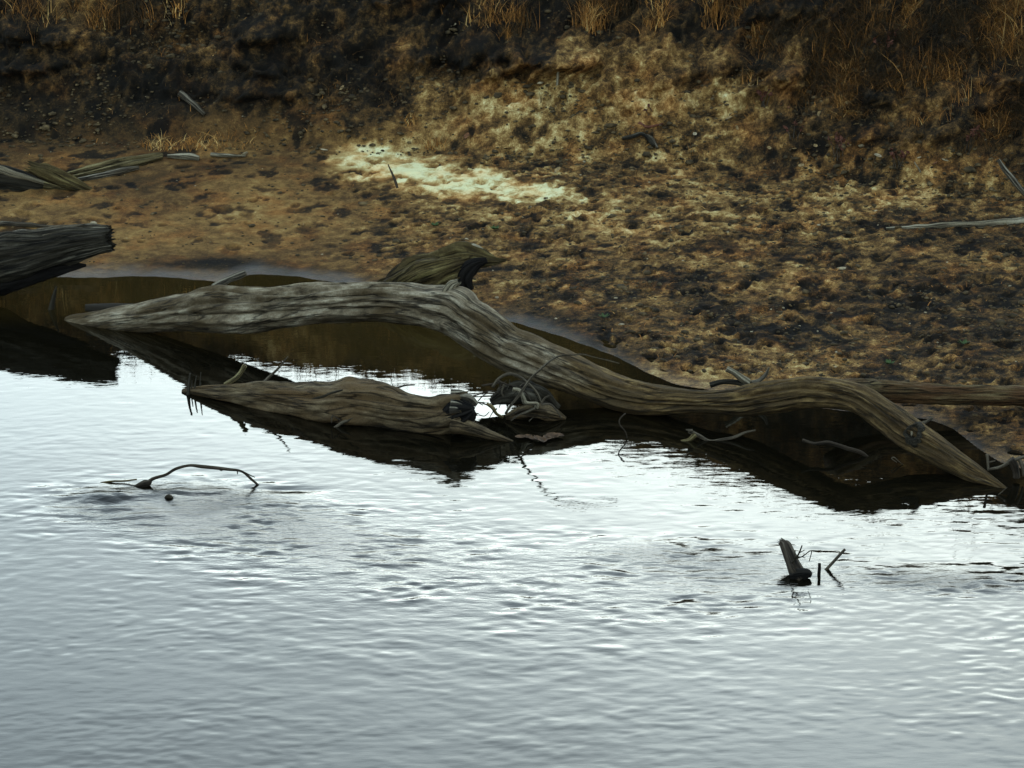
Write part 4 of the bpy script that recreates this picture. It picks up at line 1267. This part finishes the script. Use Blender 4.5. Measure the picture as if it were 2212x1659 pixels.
for (x, hgt, n_, lab) in ((3.75, 0.5, 10, "bushy dead weed on the brow of the right bank, mirrored in the river"), (4.65, 0.55, 5, "thin tall dead weed on the brow at the far right, mirrored in the river")):
    yb = float(yfoot(x)) + 1.1 * (float(bank_top(x)) - 0.38)
    weed_at(np.array([x, yb, zat(x, yb)]), hgt, n_, lab)
for i, (u, v, lab) in enumerate(((940, 492, "tiny green seedling in the dark mud right of the pale sand patch"), (1305, 690, "small green seedling on the mud just behind the trunk's slope"), (1920, 792, "round green seedling on the sand above the trunk's right hump"),
                                 (2080, 748, "green seedling on the muddy sand near the right edge"), (1070, 500, "faint green seedling below the pale sand patch's right end"))):
    p = hit(u, v)
    t = empty("seedling", p, lab, "plant", "green seedlings in the mud")
    for j in range(6):
        lf = leaf_mesh("leaf", 'green', 0.05, 0.014)
        lf.parent = t
        a = j * 1.05 + random.uniform(-0.3, 0.3)
        lf.location = (0.025 * math.cos(a), 0.025 * math.sin(a), 0.02)
        lf.rotation_euler = (random.uniform(-0.4, 0.4), -0.4, a)

# ---- dead leaves and flecks
LEAVES = [(1690, 233), (1700, 240), (1622, 190), (1600, 208), (1650, 182), (1715, 330), (1770, 255), (1790, 292), (1745, 330), (1830, 235), (1870, 160), (1960, 220), (1940, 300), (1925, 298), (1905, 280), (1895, 345), (1985, 350), (2000, 345),
          (2020, 360), (2040, 355), (1800, 345), (1835, 330), (1860, 322), (1655, 460), (1365, 375), (1110, 375), (1095, 328), (575, 225), (740, 200), (530, 340), (700, 330), (1205, 372), (1250, 330), (1560, 105), (1655, 110), (1700, 75), (1590, 130), (1780, 195), (2030, 190), (2110, 90),
          (1575, 260), (1590, 285), (1500, 300), (1465, 350), (1850, 275), (1880, 300), (1760, 325), (1730, 365), (1660, 330), (980, 60), (1010, 300)]
protos = {m: leaf_mesh("dry_leaf", m, 0.07, 0.026) for m in ('leaf', 'leaf_pale', 'leaf_rust')}
used = set()
zones = {}
for (u, v) in LEAVES:
    m = random.choice(('leaf', 'leaf', 'leaf_pale', 'leaf_pale', 'leaf_rust'))
    o = protos[m]
    if m in used:
        o = o.copy()
        col.objects.link(o)
    used.add(m)
    p = hit(u, v)
    o.location = p + np.array([0, -0.015, 0.02])
    o.rotation_euler = (random.uniform(-0.2, 0.9), random.uniform(-0.4, 0.4), random.uniform(0, 6.28))
    o.scale = [random.uniform(0.6, 1.25)] * 3
    nm = {'leaf': "tan", 'leaf_pale': "pale cream", 'leaf_rust': "rust brown"}[m]
    zn = ("left of the pale sand patch" if u < 800 else "near the pale sand patch" if u < 1300 and v > 100 else "near the middle top edge" if u < 1300 else
          "on the right beach" if v > 440 else "by the reddish ledge weed" if u < 1720 and v < 250 else "below the pale slope" if u < 1690 else
          "near the dark red weed" if u < 1930 and v >= 250 else "among the right hand grass" if v < 250 else "below the right grass slope")
    zones.setdefault((nm, zn), []).append((u, o))
for (nm, zn), lst in zones.items():
    lst.sort(key=lambda q_: q_[0])
    words = ("first", "second", "third", "fourth", "fifth", "sixth", "seventh", "eighth", "ninth", "tenth")
    for i, (u, o) in enumerate(lst):
        tag(o, f"curled {nm} dead leaf {zn}" + (f", {words[i]} from the left" if len(lst) > 1 else ""), "leaf", "dead leaves scattered on the bank")


def scatter(name, n_, size, mat, region, label, cat, flatten=0.6, tint=False):
    V, F, off_ = [], [], 0
    t_ = (1 + 5 ** 0.5) / 2
    ico = np.array([(-1, t_, 0), (1, t_, 0), (-1, -t_, 0), (1, -t_, 0), (0, -1, t_), (0, 1, t_), (0, -1, -t_), (0, 1, -t_), (t_, 0, -1), (t_, 0, 1), (-t_, 0, -1), (-t_, 0, 1)]) / 1.9
    fc = np.array([(0, 11, 5), (0, 5, 1), (0, 1, 7), (0, 7, 10), (0, 10, 11), (1, 5, 9), (5, 11, 4), (11, 10, 2), (10, 7, 6), (7, 1, 8), (3, 9, 4), (3, 4, 2), (3, 2, 6), (3, 6, 8), (3, 8, 9), (4, 9, 5), (2, 4, 11), (6, 2, 10), (8, 6, 7), (9, 8, 1)])
    for i in range(n_):
        p = region()
        if p is None:
            continue
        r = size * random.lognormvariate(0, 0.5)
        s = np.array([r * random.uniform(0.8, 1.7), r * random.uniform(0.7, 1.2), r * flatten])
        vv = ico * s * rng.uniform(0.7, 1.3, (12, 1))
        a = random.uniform(0, 6.28)
        c_, s_ = math.cos(a), math.sin(a)
        vv = np.column_stack([vv[:, 0] * c_ - vv[:, 1] * s_, vv[:, 0] * s_ + vv[:, 1] * c_, vv[:, 2]])
        V.append(vv + np.array([p[0], p[1], p[2] + 0.25 * s[2]]))
        F.append(fc + off_)
        off_ += 12
    o = link_mesh(name, np.vstack(V), np.vstack(F), mat, smooth=True)
    return tag(o, label, cat, kind="stuff")


def on_sand():
    for _ in range(20):
        x, y = random.uniform(-5.5, 5.8), random.uniform(17, 26)
        if y < yshore(x) + 0.35 or y > yfoot(x) + 0.2:
            continue
        if tone[min(np.searchsorted(gy, y), len(gy) - 1), min(np.searchsorted(gx, x), len(gx) - 1)] > 0.62:
            continue
        if random.random() < 0.12 + 0.88 * float(sstep(-1.8, 1.2, x)) * (0.3 + 0.7 * float(sstep(-0.2, 0.3, float(perlin(x * 1.1, y * 1.3, 31.0))))):
            return np.array([x, y, zat(x, y)])
    return None


def on_slope():
    x = random.uniform(-5.8, 5.8)
    y = float(yfoot(x)) + random.uniform(-0.3, 1.9)
    if float(perlin(x * 1.2, y * 1.4, 33.0)) < random.uniform(-0.3, 0.3):
        return None
    return np.array([x, y - 0.02, zat(x, y)])


mud = NT("dark_mud_crumbs")
_g = mud.n("NewGeometry").outputs["Position"]
mud_m = mud.set(mud.ramp(mud.noise(_g, 14.0, 3), [(0.3, (0.016, 0.013, 0.008)), (0.55, (0.06, 0.042, 0.02)), (0.75, (0.16, 0.11, 0.05))]), 0.9, None, 0.15)
scatter("mud_crumbs", 9000, 0.008, mud_m, on_sand, "dark crumbs of kicked up mud on the sand", "mud")
scatter("soil_clods", 11000, 0.011, mud_m, on_slope, "loose dark clods of soil on the eroded bank", "soil")
scatter("shell_flecks", 420, 0.006, M['leaf_pale'], lambda: on_sand() if random.random() < 0.6 else on_slope(), "tiny pale flecks of leaf and shell on sand and bank", "debris", 0.5)


# ---- short straws, bark bits and root threads lying about
def straws(n_, where):
    V, F, T_ = [], [], []
    for _ in range(n_):
        p = where()
        if p is None:
            continue
        a, l_, w = random.uniform(0, math.pi), random.uniform(0.02, 0.085), random.uniform(0.0015, 0.004)
        d = np.array([math.cos(a) * l_, math.sin(a) * l_, random.uniform(-0.2, 0.35) * l_])
        sd = np.array([-math.sin(a) * w, math.cos(a) * w, 0])
        k_ = len(V)
        z_ = np.array([0, 0, 0.006])
        mid = p + z_ + np.array([0, 0, 0.12 * l_])
        V += [p + z_ - d / 2 - sd, p + z_ - d / 2 + sd, mid - sd + 0.1 * sd[::-1], mid + sd, p + z_ + d / 2 - 0.4 * sd, p + z_ + d / 2 + 0.4 * sd]
        F += [(k_, k_ + 1, k_ + 3, k_ + 2), (k_ + 2, k_ + 3, k_ + 5, k_ + 4)]
        t_ = random.betavariate(1.4, 2.2)
        T_ += [t_] * 6
    return np.array(V), np.array(F), np.array(T_)


v, f, t = straws(3200, lambda: on_slope() if random.random() < 0.6 else on_sand())
tag(link_mesh("plant_litter", v, f, M['grass'], attrs={"tint": t}, smooth=False), "short broken straws littering the sand and the bank", "litter", kind="stuff")
